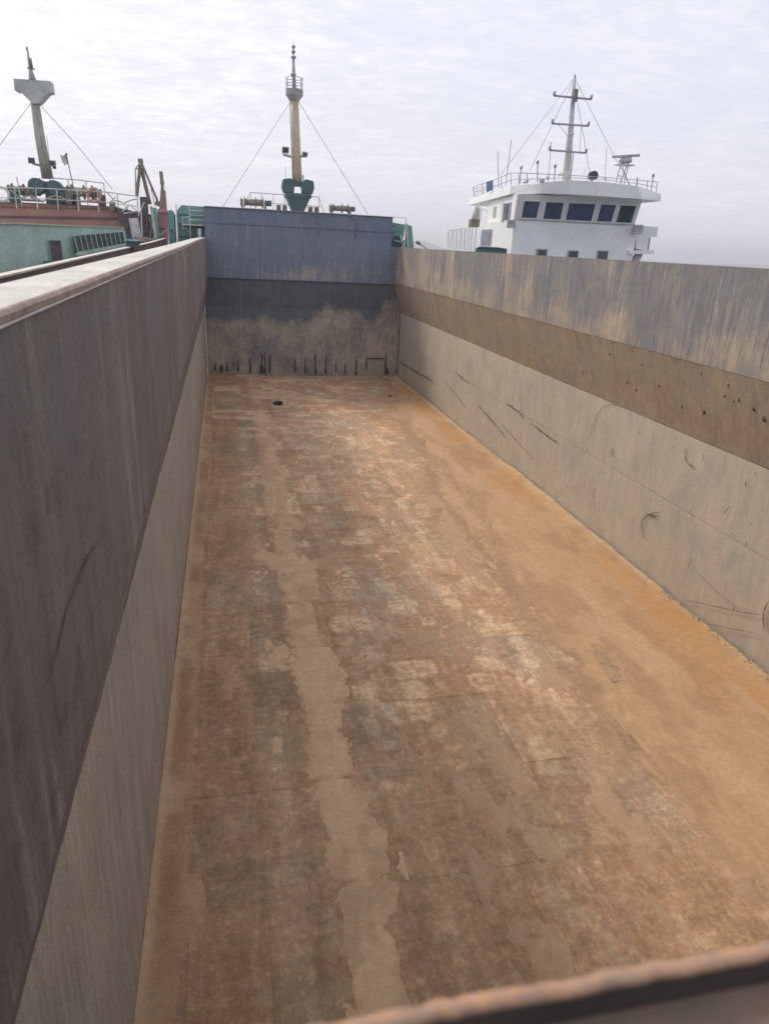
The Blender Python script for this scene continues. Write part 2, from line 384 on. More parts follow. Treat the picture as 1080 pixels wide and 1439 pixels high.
# ------------------------------------------------------------------ water, hills, ship's hull round the hold
def water():
    m, t, b = new_mat('grey_sea')
    o = mk(t, 'ShaderNodeTexCoord').outputs['Object']
    n = tnoise(t, o, 0.6, 6, 0.6)
    t.links.new(tmix(t, n, (0.05, 0.07, 0.08), (0.07, 0.09, 0.10)), b.inputs['Base Color'])
    b.inputs['Roughness'].default_value = 0.18
    tbump(t, b, n, 0.6, 0.25)
    mb = MB().add([(-7000, -7000, -0.6), (7000, -7000, -0.6), (7000, 7000, -0.6), (-7000, 7000, -0.6)], [(0, 1, 2, 3)])
    tag(mb.build('sea', m), kind='structure')
water()
def hills(name, az0, az1, dist, hmax, seed, peak):
    m = bpy.data.materials.get('far_hill_scrub')
    if not m:
        m, t, b = new_mat('far_hill_scrub')
        o = mk(t, 'ShaderNodeTexCoord').outputs['Object']
        t.links.new(tmix(t, tnoise(t, o, 0.02, 6, 0.6), (0.06, 0.08, 0.05), (0.11, 0.12, 0.08)), b.inputs['Base Color'])
    n = 60; a = np.radians(np.linspace(az0, az1, n)); k = np.linspace(0, 1, 14)
    AA, KK = np.meshgrid(a, k, indexing='ij')
    t = np.linspace(0, 1, n)[:, None]
    crest = hmax*(np.exp(-((t-peak)/0.28)**2)*0.8 + 0.25*fbm(t*6, t*0, seed) * np.sin(np.pi*np.clip(t, 0, 1)))*np.sin(np.pi*t)**0.4
    prof = np.sin(np.pi*KK)
    z = -1 + crest*prof*(0.85+0.3*fbm(AA*150, KK*5, seed+3))
    r = dist + (KK-0.5)*700
    P = np.stack([r*np.sin(AA), r*np.cos(AA), z], -1)
    tag(grid_object(name, P, m, None), kind='structure')
hills('hill', 13.0, 19.0, 2300, 38, 3, 0.22)
hills('hill', 17.5, 34.0, 3300, 24, 8, 0.3)
hills('hill', 33.0, 62.0, 2700, 24, 21, 0.45)

def hull():
    mb = MB()
    # side decks, hull sides and the aft deck the picture is taken from: one welded shell
    mb.box((-3.2, -6, 6.35), (-1.02, 44.9, 6.45)); mb.box((10.32, -6, 6.35), (12.6, 44.9, 6.45))
    mb.box((-3.3, -6, -1.4), (-3.2, 60, 6.4)); mb.box((12.6, -6, -1.4), (12.7, 60, 6.4))
    mb.box((-3.2, -6, 6.3), (12.6, 0.36, 6.4)); mb.box((-3.2, -6.1, -1.4), (12.6, -6, 6.4))
    tag(mb.build('ship_deck', M['deck']), kind='structure')
hull()
def forecastle():
    r = thing('forecastle_deck', (4.4, 50, 6.4), kind='structure')
    MB().box((-0.98, 45.75, 6.42), (9.9, 60, 9.58)).build('deckhouse_side', M['teal'], r)
    MB().box((-1.02, 44.96, 9.585), (9.93, 60, 9.62)).build('deck_plate', M['pale_edge'], r)
forecastle()

# ------------------------------------------------------------------ hold floor
X0, X1, YN, YF = -1.19, 10.72, 0.6, 45.25
colx = [-1.19, -0.66, 0.30, 1.14, 1.92, 2.85, 3.75, 4.65, 5.6, 6.6, 8.0, 9.4, 10.72]
rowy = [0.6, 4.95, 6.95, 8.93, 10.92, 12.93, 15.0, 17.1, 19.4, 21.9, 24.5, 27.4, 30.3, 33.4, 36.6, 40.0, 45.25]
def frame_dip(x, y):
    """hungry-horse sag of the plating between frames"""
    fx = np.abs(np.sin(np.pi*(x+0.66)/0.93)); fy = np.abs(np.sin(np.pi*(y-0.95)/0.665))
    j = 0.5+0.8*vn(np.floor((x+0.66)/0.93)+.5, np.floor((y-0.95)/0.665)+.5, 5)
    return -0.014*np.sqrt(fx*fy+1e-6)*j
def floor_z(x, y):
    return frame_dip(x, y) + 0.010*(fbm(x*0.9, y*0.5, 31)-0.5)
def floor_col(x, y):
    cx_ = np.floor((x+0.66)/0.93); cy_ = np.floor((y-0.95)/0.665)
    wob = 0.16*(fbm(x*3, y*3, 41)-0.5)
    fx = np.abs(np.sin(np.pi*(x+0.66+wob)/0.93)); fy = np.abs(np.sin(np.pi*(y-0.95+wob)/0.665))
    r1 = vn(cx_+.5, cy_+.5, 7); r2 = vn(cx_+.5, cy_*1.0+.5, 9)
    big = fbm(x*0.45, y*0.22, 51, 5); med = fbm(x*1.6, y*0.9, 61, 5); fin = fbm(x*6, y*4, 71, 4)
    c = np.zeros(x.shape+(3,)) + np.array((0.335, 0.225, 0.150))
    c = mixc(c, (0.40, 0.275, 0.195), ss(0.48, 0.62, big))
    c = mixc(c, (0.35, 0.225, 0.15), ss(0.52, 0.66, fbm(x*0.7, y*0.35, 81, 4))*0.8)
    # bare grey metal showing on the trodden middle plates
    g = ss(0.50, 0.60, fbm(x*1.1, y*0.8, 91, 5))*ss(2.0, 2.6, x)*(1-ss(5.2, 6.4, x))*ss(7.5, 10, y)
    c = mixc(c, (0.36, 0.30, 0.25), np.clip(g, 0, 1)*0.6)
    # pale dried sand in the dips
    pal = ss(0.62, 0.82, r1)*ss(0.45, 0.8, fx*fy)*ss(0.36, 0.52, fin+0.1)*ss(8, 11, y)*(x > 0)
    c = mixc(c, (0.47, 0.355, 0.255), np.clip(pal, 0, 1)*0.75)
    pal2 = ss(0.56, 0.66, med)*ss(0.44, 0.6, fin)
    c = mixc(c, (0.42, 0.32, 0.225), np.clip(pal2, 0, 1)*0.7)
    # long dried washes on the right of the brown plates
    w = ss(0.53, 0.66, fbm(x*1.9 - y*0.12, y*0.45, 101, 5))*ss(4.2, 5.2, x)*(1-ss(5.8, 6.5, x+wob*3))
    c = mixc(c, (0.46, 0.35, 0.25), np.clip(w, 0, 1)*0.75)
    # second column from the left: olive grey; first: dark damp stain
    ol = ss(0.05, 0.5, x+wob*2)*(1-ss(0.9, 1.2, x+wob))
    c = mixc(c, (0.29, 0.235, 0.17), ol*(0.35+0.6*ss(0.4, 0.62, fbm(x*1.3, y*0.8, 111))))
    pk = ol*ss(0.5, 0.66, fbm(x*0.9, y*0.4, 113))
    c = mixc(c, (0.35, 0.25, 0.19), pk*0.6)
    dk = ss(-0.78, -0.6, x+wob)*(1-ss(-0.1, 0.6, x+wob*3))
    c = mixc(c, (0.24, 0.16, 0.095), dk*(0.35+0.6*ss(0.4, 0.62, fbm(x*2.2, y*1.2, 121))))
    ed = (1-ss(0.05, 0.34, np.abs(x-2.12+wob)))*(0.4+0.6*ss(0.4, 0.6, fbm(x*3, y*1.5, 131))) + (1-ss(0.0, 0.24, np.abs(x-0.96+wob)))*0.9 + (1-ss(0.0, 0.16, np.abs(x-0.36+wob)))*0.5*ss(0.4, 0.6, fbm(x*2, y*0.6, 133)) + (1-ss(0.0, 0.15, np.abs(x-3.3+wob*1.5)))*0.5*ss(0.45, 0.6, fbm(x*2, y*0.5, 135))
    c = mixc(c, (0.20, 0.14, 0.09), np.clip(ed, 0, 1)*0.55)
    # frame marks: faint dark lines where the stiffeners carry the plate
    fl = (1-ss(0.0, 0.13, fy))*ss(0.35, 0.6, fbm(x*2, y*0.7, 141))
    c = mixc(c, (0.22, 0.15, 0.10), fl*0.5)
    sp = ss(0.66, 0.78, fbm(x*2.4, y*2.0, 151, 3))
    c = mixc(c, (0.22, 0.155, 0.11), sp*0.45)
    # far end: reddish and pale cross bands
    fe = ss(31.5, 33.5, y)
    rd = fe*ss(0.50, 0.62, fbm(x*0.35, y*0.9, 161))
    c = mixc(c, (0.40, 0.19, 0.14), rd*0.7)
    pb = fe*ss(0.54, 0.64, fbm(x*0.3+9, y*1.3, 171))
    c = mixc(c, (0.52, 0.39, 0.29), pb*0.75)
    # near end is darker towards the left
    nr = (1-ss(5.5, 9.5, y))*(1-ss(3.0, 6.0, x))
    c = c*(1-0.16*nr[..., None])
    c = c*(0.90+0.20*vn(cx_*1.0+.5, np.floor(y/2.0)+.5, 181))[..., None]
    # each panel between the frames has worn and silted up in its own way
    wx = x+0.66+0.34*(fbm(x*2.1, y*2.1, 301, 3)-0.5); wy = y-0.95+0.34*(fbm(x*2.3, y*1.9, 303, 3)-0.5)
    pc = _h(np.floor(wx/0.465).astype(np.int64), np.floor(wy/0.665).astype(np.int64), 305)
    pe = ss(0.02, 0.35, np.abs(np.sin(np.pi*wx/0.465)))*ss(0.02, 0.30, np.abs(np.sin(np.pi*wy/0.665)))*ss(0.30, 0.60, fbm(x*5, y*9, 315, 4, 0.7)+0.05)
    lite_ = (pc > 0.74)*pe*ss(0.34, 0.5, fbm(x*2.5, y*1.6, 307, 4)+0.06)*ss(7.5, 10.5, y)*ss(0.2, 0.6, x)
    dark_ = (pc < 0.24)*pe*ss(7.0, 9.0, y)
    c = mixc(c, (0.56, 0.44, 0.325), np.clip(lite_, 0, 1)*0.66)
    c = mixc(c, (0.24, 0.165, 0.115), np.clip(dark_, 0, 1)*0.42)
    tr = fbm(x*1.3, y*9.0, 309, 4)
    c = c*(1+0.30*(tr-0.5))[..., None]
    lg = fbm(x*7.0, y*0.7, 311, 4)
    c = c*(1+0.34*(lg-0.5))[..., None]
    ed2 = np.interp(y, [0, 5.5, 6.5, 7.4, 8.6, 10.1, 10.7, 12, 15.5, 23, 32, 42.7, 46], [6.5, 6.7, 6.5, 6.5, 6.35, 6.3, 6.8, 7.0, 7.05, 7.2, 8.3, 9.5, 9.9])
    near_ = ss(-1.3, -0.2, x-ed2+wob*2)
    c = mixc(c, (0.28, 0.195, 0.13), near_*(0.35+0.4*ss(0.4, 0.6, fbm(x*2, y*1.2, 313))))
    c = c*np.array((1.36, 1.25, 1.06))
    return np.clip(c, 0.02, 0.8)
def build_floor():
    root = thing('hold_floor', (4.8, 22, 0), kind='structure')
    for i in range(len(colx)-1):
        for j in range(len(rowy)-1):
            xa, xb, ya, yb = colx[i]+.0012, colx[i+1]-.0012, rowy[j]+.0012, rowy[j+1]-.0012
            st = 0.05 if yb < 16 else (0.08 if yb < 28 else 0.13)
            if xa > 7.9: st *= 2.5
            nu = max(4, int((xb-xa)/st)); nv = max(4, int((yb-ya)/st))
            xs = np.linspace(xa, xb, nu+1); ys = np.linspace(ya, yb, nv+1)
            XX, YY = np.meshgrid(xs, ys, indexing='ij')
            lift = (vn(i*3.3+.5, j*2.7+.5, 77)-0.5)*0.008
            tone = random.choice([(1.10, 1.06, 1.02), (0.90, 0.88, 0.86), (1.0, 1.0, 1.0), (1.06, 1.0, 0.93), (0.97, 1.0, 1.06), (1.04, 0.97, 0.94)])
            ZZ = floor_z(XX, YY) + lift
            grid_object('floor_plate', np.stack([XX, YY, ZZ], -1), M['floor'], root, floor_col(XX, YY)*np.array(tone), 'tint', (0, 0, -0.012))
    MB().box((X0-0.3, YN-0.3, -0.3), (X1+0.3, YF+0.3, -0.12)).build('bottom_shell', M['black_steel'], root)
build_floor()

# ------------------------------------------------------------------ sand over the floor
def build_sand():
    ys = [0.7]
    while ys[-1] < 45.2: ys.append(ys[-1] + min(0.22, max(0.035, 0.0042*ys[-1])))
    ys = np.array(ys); xs = np.arange(-1.185, 10.72, 0.042)
    XX, YY = np.meshgrid(xs, ys, indexing='ij')
    rag = 0.55*(fbm(XX*0.9, YY*0.55, 201, 5)-0.5) + 0.22*(fbm(XX*4, YY*3, 203, 4)-0.5)
    edge = np.interp(YY, [0, 5.5, 6.5, 7.4, 8.6, 10.1, 10.7, 12, 15.5, 23, 32, 42.7, 46],
                         [6.5, 6.7, 6.5, 6.5, 6.35, 6.3, 6.8, 7.0, 7.05, 7.2, 8.3, 9.5, 9.9])
    m1 = (XX-edge) + rag*2.2                                   # right-hand sheet
    h1 = np.clip(m1*0.03, -0.05, 0.022)
    cut = ss(0.60, 0.72, fbm(XX*2.3-YY*0.3, YY*0.35, 205, 4))*(1-ss(0.3, 1.6, XX-edge))
    h1 = h1 - 0.04*cut
    # windrow along the second plate, ragged on its right side
    wr = 0.33 + 0.26*(fbm(XX*0+1, YY*1.1, 207, 5, 0.65)-0.5) - 0.16*ss(0.0, 0.5, XX-1.5)*np.sign(np.sin(YY*1.45))*0.7 - 0.10*ss(22, 34, YY) - 0.5*ss(35, 38, YY)
    m2 = wr - np.abs(XX-1.52 - 0.10*(fbm(XX*0, YY*0.8, 209)-0.5)) + 0.42*(fbm(XX*2.9, YY*2.3, 211, 6, 0.75)-0.5) - 0.25*np.exp(-((np.mod(YY+1.05, 2.0)-0.10)/0.05)**2)*(YY > 6)
    gap = ss(0.60, 0.70, fbm(XX*0.6, YY*0.35, 213, 3))*ss(13, 18, YY)*0.5
    h2 = np.clip(m2*0.08, -0.05, 0.014) - 0.03*gap
    # left gutter
    m3 = (-0.80 - XX) + 0.22*(fbm(XX*2, YY*1.1, 215, 4)-0.5) + 0.14*(fbm(XX*5, YY*4, 216, 5, 0.75)-0.5) + 0.10*(_h(np.floor((YY-0.95)/0.665).astype(np.int64), np.zeros_like(YY, dtype=np.int64), 216)-0.3)*ss(0, .4, np.abs(np.sin(np.pi*(YY-0.95)/0.665)))
    h3 = np.clip(m3*0.12, -0.05, 0.02)
    # scattered thin patches
    m4 = fbm(XX*1.6, YY*0.7, 217, 6, 0.68) - 0.665 + 0.05*ss(4, 6, XX)
    h4 = np.clip(m4*0.22, -0.05, 0.006)
    # berms at the foot of both walls
    bw = 0.16+0.20*ss(0.45, 0.62, fbm(XX*0+3, YY*0.22, 219, 3))
    lump = 0.05*ss(0.42, 0.62, fbm(XX*0+7, YY*0.22, 219, 3))*fbm(XX*9, YY*9, 221, 3)
    b1 = np.clip((XX-(10.70-bw))/bw, 0, 1); h5 = (0.09*b1**1.3 + lump*b1*2)*(0.5+bw*2)
    b2 = np.clip(((-1.19+0.22)-XX)/0.22, 0, 1); h6 = 0.07*b2**1.4
    b3 = np.clip((YY-44.7)/0.5, 0, 1); h7 = 0.06*b3
    H = np.maximum.reduce([h1, h2, h3, h4]) + h5 + h6 + h7
    H = H + np.where(H > 0, 0.006*(fbm(XX*7, YY*5, 223, 3)-0.5), 0)
    ZZ = floor_z(XX, YY)*0.6 + H
    # colour of the sand itself
    sand = np.zeros(XX.shape+(3,)) + np.array((0.53, 0.37, 0.235))
    sand = mixc(sand, (0.57, 0.41, 0.275), ss(0.45, 0.62, fbm(XX*0.5, YY*0.25, 231)))
    sand = mixc(sand, (0.40, 0.265, 0.165), ss(0.52, 0.68, fbm(XX*1.5, YY*0.5, 233))*0.6)
    oc = 10.12 + 0.25*(fbm(XX*0, YY*0.3, 235)-0.5)
    o_ = (1-ss(0.05, 0.42, np.abs(XX-oc)+0.22*(fbm(XX*4, YY*2, 237)-0.5)))*ss(0.36, 0.55, fbm(XX*0+2, YY*0.16, 239, 3))*(1-ss(30, 36, YY))
    sand = mixc(sand, (0.56, 0.33, 0.15), np.clip(o_, 0, 1)*0.7)
    o2 = ss(0.5, 0.7, fbm(XX*0.8, YY*0.3, 241))*ss(8.6, 9.8, XX)
    sand = mixc(sand, (0.54, 0.31, 0.13), o2*0.6)
    left = 1-ss(2.0, 2.2, XX)
    sand = mixc(sand, (0.50, 0.37, 0.245), left*0.95)
    sand = mixc(sand, (0.37, 0.265, 0.175), left*ss(0.50, 0.66, fbm(XX*1.6, YY*1.1, 245, 5))*0.7)
    sand = mixc(sand, (0.33, 0.22, 0.13), (1-ss(-0.9, -0.6, XX))*0.7*ss(0.35, 0.6, fbm(XX, YY, 243)))
    mid = ss(2.1, 2.3, XX)*(1-ss(-0.3, 0.2, m1))
    sand = mixc(sand, (0.52, 0.385, 0.275), mid)
    thin = 1-ss(-0.002, 0.010, H + 0.010*(fbm(XX*8, YY*6, 247, 3)-0.5))
    sand = mixc(sand, (0.45, 0.31, 0.205), thin*0.7)
    fringe = ss(-0.25, -0.02, m1)*(1-ss(0.02, 0.38, m1))
    sand = mixc(sand, (0.36, 0.25, 0.165), fringe*0.75*ss(0.3, 0.55, fbm(XX*1.2, YY*0.7, 249)))
    berm = np.clip(b1+b2, 0, 1)
    sand = mixc(sand, (0.55, 0.42, 0.29), ss(0.25, 0.7, berm)*0.7)
    sand = sand*np.where(((XX < 2.2) & (XX > 0.5))[..., None], np.array((1.24, 1.12, 1.0)), np.array((0.92, 0.81, 0.685)))
    o = grid_object('sand_layer', np.stack([XX, YY, ZZ], -1), M['sand'], None, np.clip(sand, 0, 1), 'tint')
    tag(o, kind='stuff'); o['label'] = 'thin tan and orange sand left over the hold floor'
build_sand()

# ------------------------------------------------------------------ side walls of the hold
YJ = [0.48, 5.6, 9.4, 13.6, 17.9, 22.3, 26.9, 31.6, 36.4, 41.0, 45.0]
def dent(y, z, s):
    return 0.036*(fbm(y*0.5, z*0.6, s, 3)-0.5) - 0.013*np.abs(np.sin(np.pi*y/0.7)) * (0.4+0.8*vn(np.floor(y/0.7)+.5, z*0+.5, s+5)) + 0.006*(fbm(y*3, z*3, s+9, 2)-0.5)
def wall_plate(root, name, ya, yb, prof, mat, s, side, stain_shade, st=0.16):
    """prof(y) -> (xa,za),(xb,zb): lower and upper edge of the strake at y; side=+1 looks towards +x"""
    nu = max(6, int((yb-ya)/st)); 
    ys = np.linspace(ya+.0012, yb-.0012, nu+1)
    (xa, za), (xb, zb) = prof(ys)
    wdt = float(np.hypot(xb-xa, zb-za).max()); nv = max(5, int(wdt/st))
    t = np.linspace(0, 1, nv+1)[None, :]
    X = xa[:, None]*(1-t)+xb[:, None]*t; Z = za[:, None]*(1-t)+zb[:, None]*t; Y = np.repeat(ys[:, None], nv+1, 1)
    nx, nz = (zb-za)[:, None], -(xb-xa)[:, None]; ln = np.sqrt(nx**2+nz**2)
    d = dent(Y, Z, s)*side
    X = X + nx/ln*d; Z2 = Z + nz/ln*d
    P = np.stack([X, Y, Z2], -1)
    P = P[::-1] if side > 0 else P
    st_ = stain_shade(Y, Z, t+Y*0); st_ = st_[::-1] if side > 0 else st_
    return grid_object(name, P, mat, root, np.clip(st_, 0, 1), 'stain_shade', (-0.01*side, 0, 0))
def c3(a, b, c): return np.stack(np.broadcast_arrays(a, b, c), -1)

# right wall
rw = thing('side_wall', (10.5, 22, 0), 'long right-hand wall of the hold, blue grey above with tan streaks and pale dusty grey below', 'wall')
def st_rc(Y, Z, t):
    low = 1-ss(0.12, 0.55, t + 0.35*(fbm(Y*0.35, Z*0.2, 301)-0.5))
    far = ss(24, 40, Y)*0.22
    st = ss(0.60, 0.68, vn(Y*1.3, 0*Z, 305))*0.55
    return c3(0.30+0.38*low+far+st*(1-t*0.4), 0.10+0.42*(1-ss(0.0, 0.30, t))*(1-ss(20, 34, Y)*0.6), 0.12+0.25*ss(0.90, 1.0, t))
def st_ro(Y, Z, t):
    return c3(0.32+0.4*(fbm(Y*0.3, Z, 311)-0.5)*2+0.15*ss(22, 36, Y), 0.3+0.15*(1-ss(8, 16, Y)), 0.16+0.30*ss(0.60, 0.74, fbm(Y*2.2, Z*2.2, 313))+0.34*ss(0.75, 1, t))
def st_rl(Y, Z, t):
    return c3(0.35+0.35*ss(0.55, 1, t), 0.10+0.12*ss(0.8, 1.0, t), 0.22+0.25*(1-ss(0.0, 0.12, t))+0.35*(fbm(Y*0.4, Z*0.5, 317)-0.5))
for a, b in zip(YJ[:-1], YJ[1:]):
    wall_plate(rw, 'coaming_plate', a, b, lambda y: ((y*0+10.2, y*0+5.87), (y*0+10.2, y*0+7.90)), M['coaming_r'], 320, -1, st_rc)
    wall_plate(rw, 'sloped_plate', a, b, lambda y: ((y*0+10.72, y*0+4.09), (y*0+10.2, y*0+5.86)), M['over_r'], 330, -1, st_ro)
    wall_plate(rw, 'lower_plate', a, b, lambda y: ((y*0+10.74, y*0+2.32), (y*0+10.72, y*0+4.08)), M['lower_r'], 340, -1, lambda Y, Z, t: st_rl(Y, Z, 0.43+0.57*t), 0.13)
    wall_plate(rw, 'lower_plate', a+(1.6 if a > 1 else 0), b+(1.6 if b < 44 else 0), lambda y: ((y*0+10.76, y*0-0.06), (y*0+10.74, y*0+2.31)), M['lower_r'], 340, -1, lambda Y, Z, t: st_rl(Y, Z, 0.57*t), 0.13)
MB().box((10.21, 0.5, 7.895), (10.34, 44.9, 7.925)).build('coaming_cap', M['coaming_r'], rw)
MB().box((10.78, 0.48, -0.1), (10.9, 45.2, 5.0)).box((10.32, 0.48, 5.9), (10.4, 45.2, 7.8)).build('backing_plate', M['deck'], rw)

# gouges and rust runs on the right wall
def ribbon(mb, pts, w, x=10.70):
    pts = [Vector((0, p[0], p[1])) for p in pts]
    # smooth
    for _ in range(2):
        q = [pts[0]]
        for a, b in zip(pts[:-1], pts[1:]): q += [a*0.75+b*0.25, a*0.25+b*0.75]
        q.append(pts[-1]); pts = q
    n = len(pts); vs = []
    for i, p in enumerate(pts):
        d = pts[min(i+1, n-1)]-pts[max(i-1, 0)]; d.normalize(); s = Vector((0, -d.z, d.y)); p = p+s*random.uniform(-1, 1)*w*0.6
        ww = w*(0.25+0.75*math.sin(math.pi*(i+0.4)/(n)))*(0.6+0.8*random.random())
        for sx, k in ((0, -1), (0.006, 0), (0, 1)):
            vs.append((x-0.004-sx, p.y+s.y*ww*k, p.z+s.z*ww*k))
    fs = []
    for i in range(n-1):
        a = i*3; fs += [(a, a+1, a+4, a+3), (a+1, a+2, a+5, a+4)]
    mb.add(vs, fs)
mk_ = MB()
RB = []
def mark(pts, w, x=10.705): ribbon(mk_, [(p[1], p[2]) for p in pts], w, x)
mark([(10.70, 29.37, 1.63), (10.70, 27.57, 1.39), (10.70, 25.83, 1.08)], .022)
mark([(10.70, 26.35, 1.51), (10.70, 24.75, 1.23), (10.70, 22.92, 1.04)], .012)
mark([(10.70, 26.14, 2.39), (10.70, 25.09, 2.37), (10.70, 24.28, 2.26)], .02)
mark([(10.70, 23.53, 2.22), (10.70, 22.38, 2.12), (10.70, 21.33, 2.10)], .018)
mark([(10.70, 34.32, 1.68), (10.70, 31.98, 1.37), (10.70, 30.83, 1.11)], .012)
mark([(10.70, 44.69, 1.10), (10.70, 40.97, 1.19), (10.70, 36.35, 1.33)], .03)
mark([(10.70, 32.86, 2.49), (10.70, 31.70, 2.33), (10.70, 30.85, 2.32)], .015)
mark([(10.70, 14.66, 3.79), (10.70, 14.65, 3.56), (10.70, 14.46, 3.43), (10.70, 14.18, 3.44)], .013)
mark([(10.70, 15.19, 1.93), (10.70, 15.65, 1.71), (10.70, 15.90, 1.39), (10.70, 15.79, 1.15), (10.70, 15.49, 0.99)], .012)
mark([(10.70, 15.75, 1.68), (10.70, 15.49, 1.73), (10.70, 15.23, 1.76)], .016)
mark([(10.70, 17.82, 4.12), (10.70, 18.59, 4.00), (10.70, 18.95, 3.77), (10.70, 19.16, 3.18), (10.70, 19.35, 2.75)], .006)
mark([(10.70, 18.53, 1.47), (10.70, 18.52, 1.13), (10.70, 18.26, 0.77), (10.70, 18.60, 0.38)], .005)
mark([(10.70, 13.61, 0.24), (10.70, 12.60, 0.62), (10.70, 11.72, 0.93), (10.70, 10.98, 1.23)], .006)
mark([(10.70, 13.45, 1.14), (10.70, 12.73, 1.02), (10.70, 11.97, 0.97), (10.70, 11.42, 1.06)], .004)
mark([(10.70, 12.81, 0.05), (10.70, 12.01, 0.38), (10.70, 11.19, 0.71)], .005)
mark([(10.70, 11.06, 1.52), (10.70, 11.14, 1.21), (10.70, 10.98, 0.92)], .014)
mark([(10.70, 17.90, 2.87), (10.70, 17.88, 2.66)], .012)
mark([(10.70, 12.78, 2.99), (10.70, 12.90, 2.76)], .008)
mark([(10.70, 12.05, 2.46), (10.70, 12.01, 2.35)], .008)
mark([(10.70, 13.65, 1.32), (10.70, 13.69, 1.02)], .006)
for _ in range(60):
    y = random.uniform(9, 34); z = random.uniform(0.4, 3.9); l = random.uniform(0.03, 0.16)
    a = random.gauss(1.5, 0.5)
    ribbon(mk_, [(y, z), (y+l*math.cos(a)*0.6, z+l*math.sin(a))], random.uniform(.004, .010), 10.705)
o = mk_.build('gouge_mark', M['mark'], rw); o['kind'] = 'stuff'
# scabs of rust and mud on the brown sloped band
sc_ = MB()
def scab(y, z, r):
    t = (5.86-z)/(5.86-4.09); x = 10.2+0.52*t
    n = 9; vs = [(x-0.03, y, z)]
    for k in range(n):
        a = 2*math.pi*k/n; rr = r*random.uniform(0.45, 1.25)
        zz = z+rr*math.sin(a)*1.2; vs.append((10.2+0.52*(5.86-zz)/1.77-0.006, y+rr*math.cos(a), zz))
    sc_.add(vs, [(0, k+1, (k+1) % n+1) for k in range(n)])
for p, r in (((10.45, 15.80, 5.05), .05), ((10.45, 14.02, 4.79), .06), ((10.45, 12.35, 5.24), .05), ((10.50, 12.04, 5.10), .06), ((10.45, 17.35, 4.86), .035), ((10.35, 14.03, 5.65), .03), ((10.40, 16.54, 5.47), .03)):
    scab(p[1], p[2], r)
for _ in range(14): scab(random.uniform(10, 30), random.uniform(4.5, 5.6), random.uniform(.012, .04))
o = sc_.build('mud_scab', M['mark'], rw); o['kind'] = 'stuff'
# ragged dry sand clinging where floor and wall meet
cl_ = MB()
for _ in range(900):
    y = random.choice([random.uniform(9, 14.5), random.uniform(9, 14.5), random.uniform(26, 29), random.uniform(10, 40)])
    x = 10.70-abs(random.gauss(0, 0.09)); z = 0.10+random.uniform(0, 0.07)-(10.7-x)*0.35; r = random.uniform(.008, .026)
    vs = [(x+random.uniform(-r, r), y+random.uniform(-r, r)*1.3, z+random.uniform(-r, r)) for _ in range(4)]
    cl_.add(vs, [(0, 1, 2), (0, 2, 3), (0, 3, 1), (1, 3, 2)])
o = cl_.build('sand_crust', M['rope'], None); tag(o, kind='stuff'); o['label'] = 'dry sand crumbs along the foot of the right-hand wall'

gr = MB()
for _ in range(420):
    y = 5.2+random.random()**1.6*20; x = random.uniform(-1.1, 10.4); r = random.uniform(.004, .013)
    zz = float(floor_z(np.array(x), np.array(y)))+.012
    vs = [(x+random.uniform(-r, r), y+random.uniform(-r, r), zz+random.uniform(-r, r)*.8) for _ in range(4)]
    gr.add(vs, [(0, 1, 2), (0, 2, 3), (0, 3, 1), (1, 3, 2)])
tag(gr.build('shell_grit', M['scrap']), kind='stuff')
# left wall
def lx(y): return np.interp(y, [0, 15, 45], [-0.70, -0.74, -0.98])
def lk(y): return np.interp(y, [0, 10, 45], [5.69, 5.86, 5.76])
def lt(y): return np.interp(y, [0, 7, 20, 30, 45], [7.725, 7.765, 7.84, 7.90, 7.935])
lw = thing('side_wall', (-1.1, 22, 0), 'long left-hand wall of the hold, dark brown streaked steel under a pale dusty cap', 'wall')
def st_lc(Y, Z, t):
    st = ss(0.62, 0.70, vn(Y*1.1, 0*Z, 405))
    return c3(0.26+0.30*ss(20, 44, Y)+0.25*st-0.08*(1-ss(2, 8, Y)), 0.14+0.30*ss(0.86, 1, t), 0.50-0.42*ss(2, 18, Y)-0.12*t)  # blue channel paints dim ambient shade at the near, low end of the wall
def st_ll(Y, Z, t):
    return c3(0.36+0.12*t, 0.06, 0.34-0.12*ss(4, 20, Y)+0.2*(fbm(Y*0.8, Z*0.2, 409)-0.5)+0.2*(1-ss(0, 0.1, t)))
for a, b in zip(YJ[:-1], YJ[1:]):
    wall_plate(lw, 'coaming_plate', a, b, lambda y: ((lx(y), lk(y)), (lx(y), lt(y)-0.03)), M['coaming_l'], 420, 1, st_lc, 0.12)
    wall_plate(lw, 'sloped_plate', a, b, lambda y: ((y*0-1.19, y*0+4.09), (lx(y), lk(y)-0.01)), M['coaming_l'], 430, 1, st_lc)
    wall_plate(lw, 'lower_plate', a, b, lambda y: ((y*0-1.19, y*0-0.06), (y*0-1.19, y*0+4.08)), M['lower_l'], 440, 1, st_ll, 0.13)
def cap_strip(y0, y1, off0, off1, h0, h1, seg):
    mb = MB(); ys = np.linspace(y0, y1, seg+1)
    w0 = [(float(lx(y))+off0, y, float(lt(y))) for y in ys]; w1 = [(float(lx(y))+off1, y, float(lt(y))) for y in ys]
    for i in range(seg):
        j = random.uniform(-.004, .004)
        a, b = w0[i], w0[i+1]; c_, d_ = w1[i+1], w1[i]
        lo = [(p[0], p[1], p[2]+h0) for p in (a, b, c_, d_)]; hi = [(p[0], p[1], p[2]+h1) for p in (a, b, c_, d_)]
        mb.loft(lo, hi)
    return mb
cap_strip(0.46, 45, -0.31, -0.014, -0.03, 0.002, 24).build('coaming_cap', M['cap'], lw)
mb = MB(); 
yy = np.linspace(0.46, 45, 160); sec = []
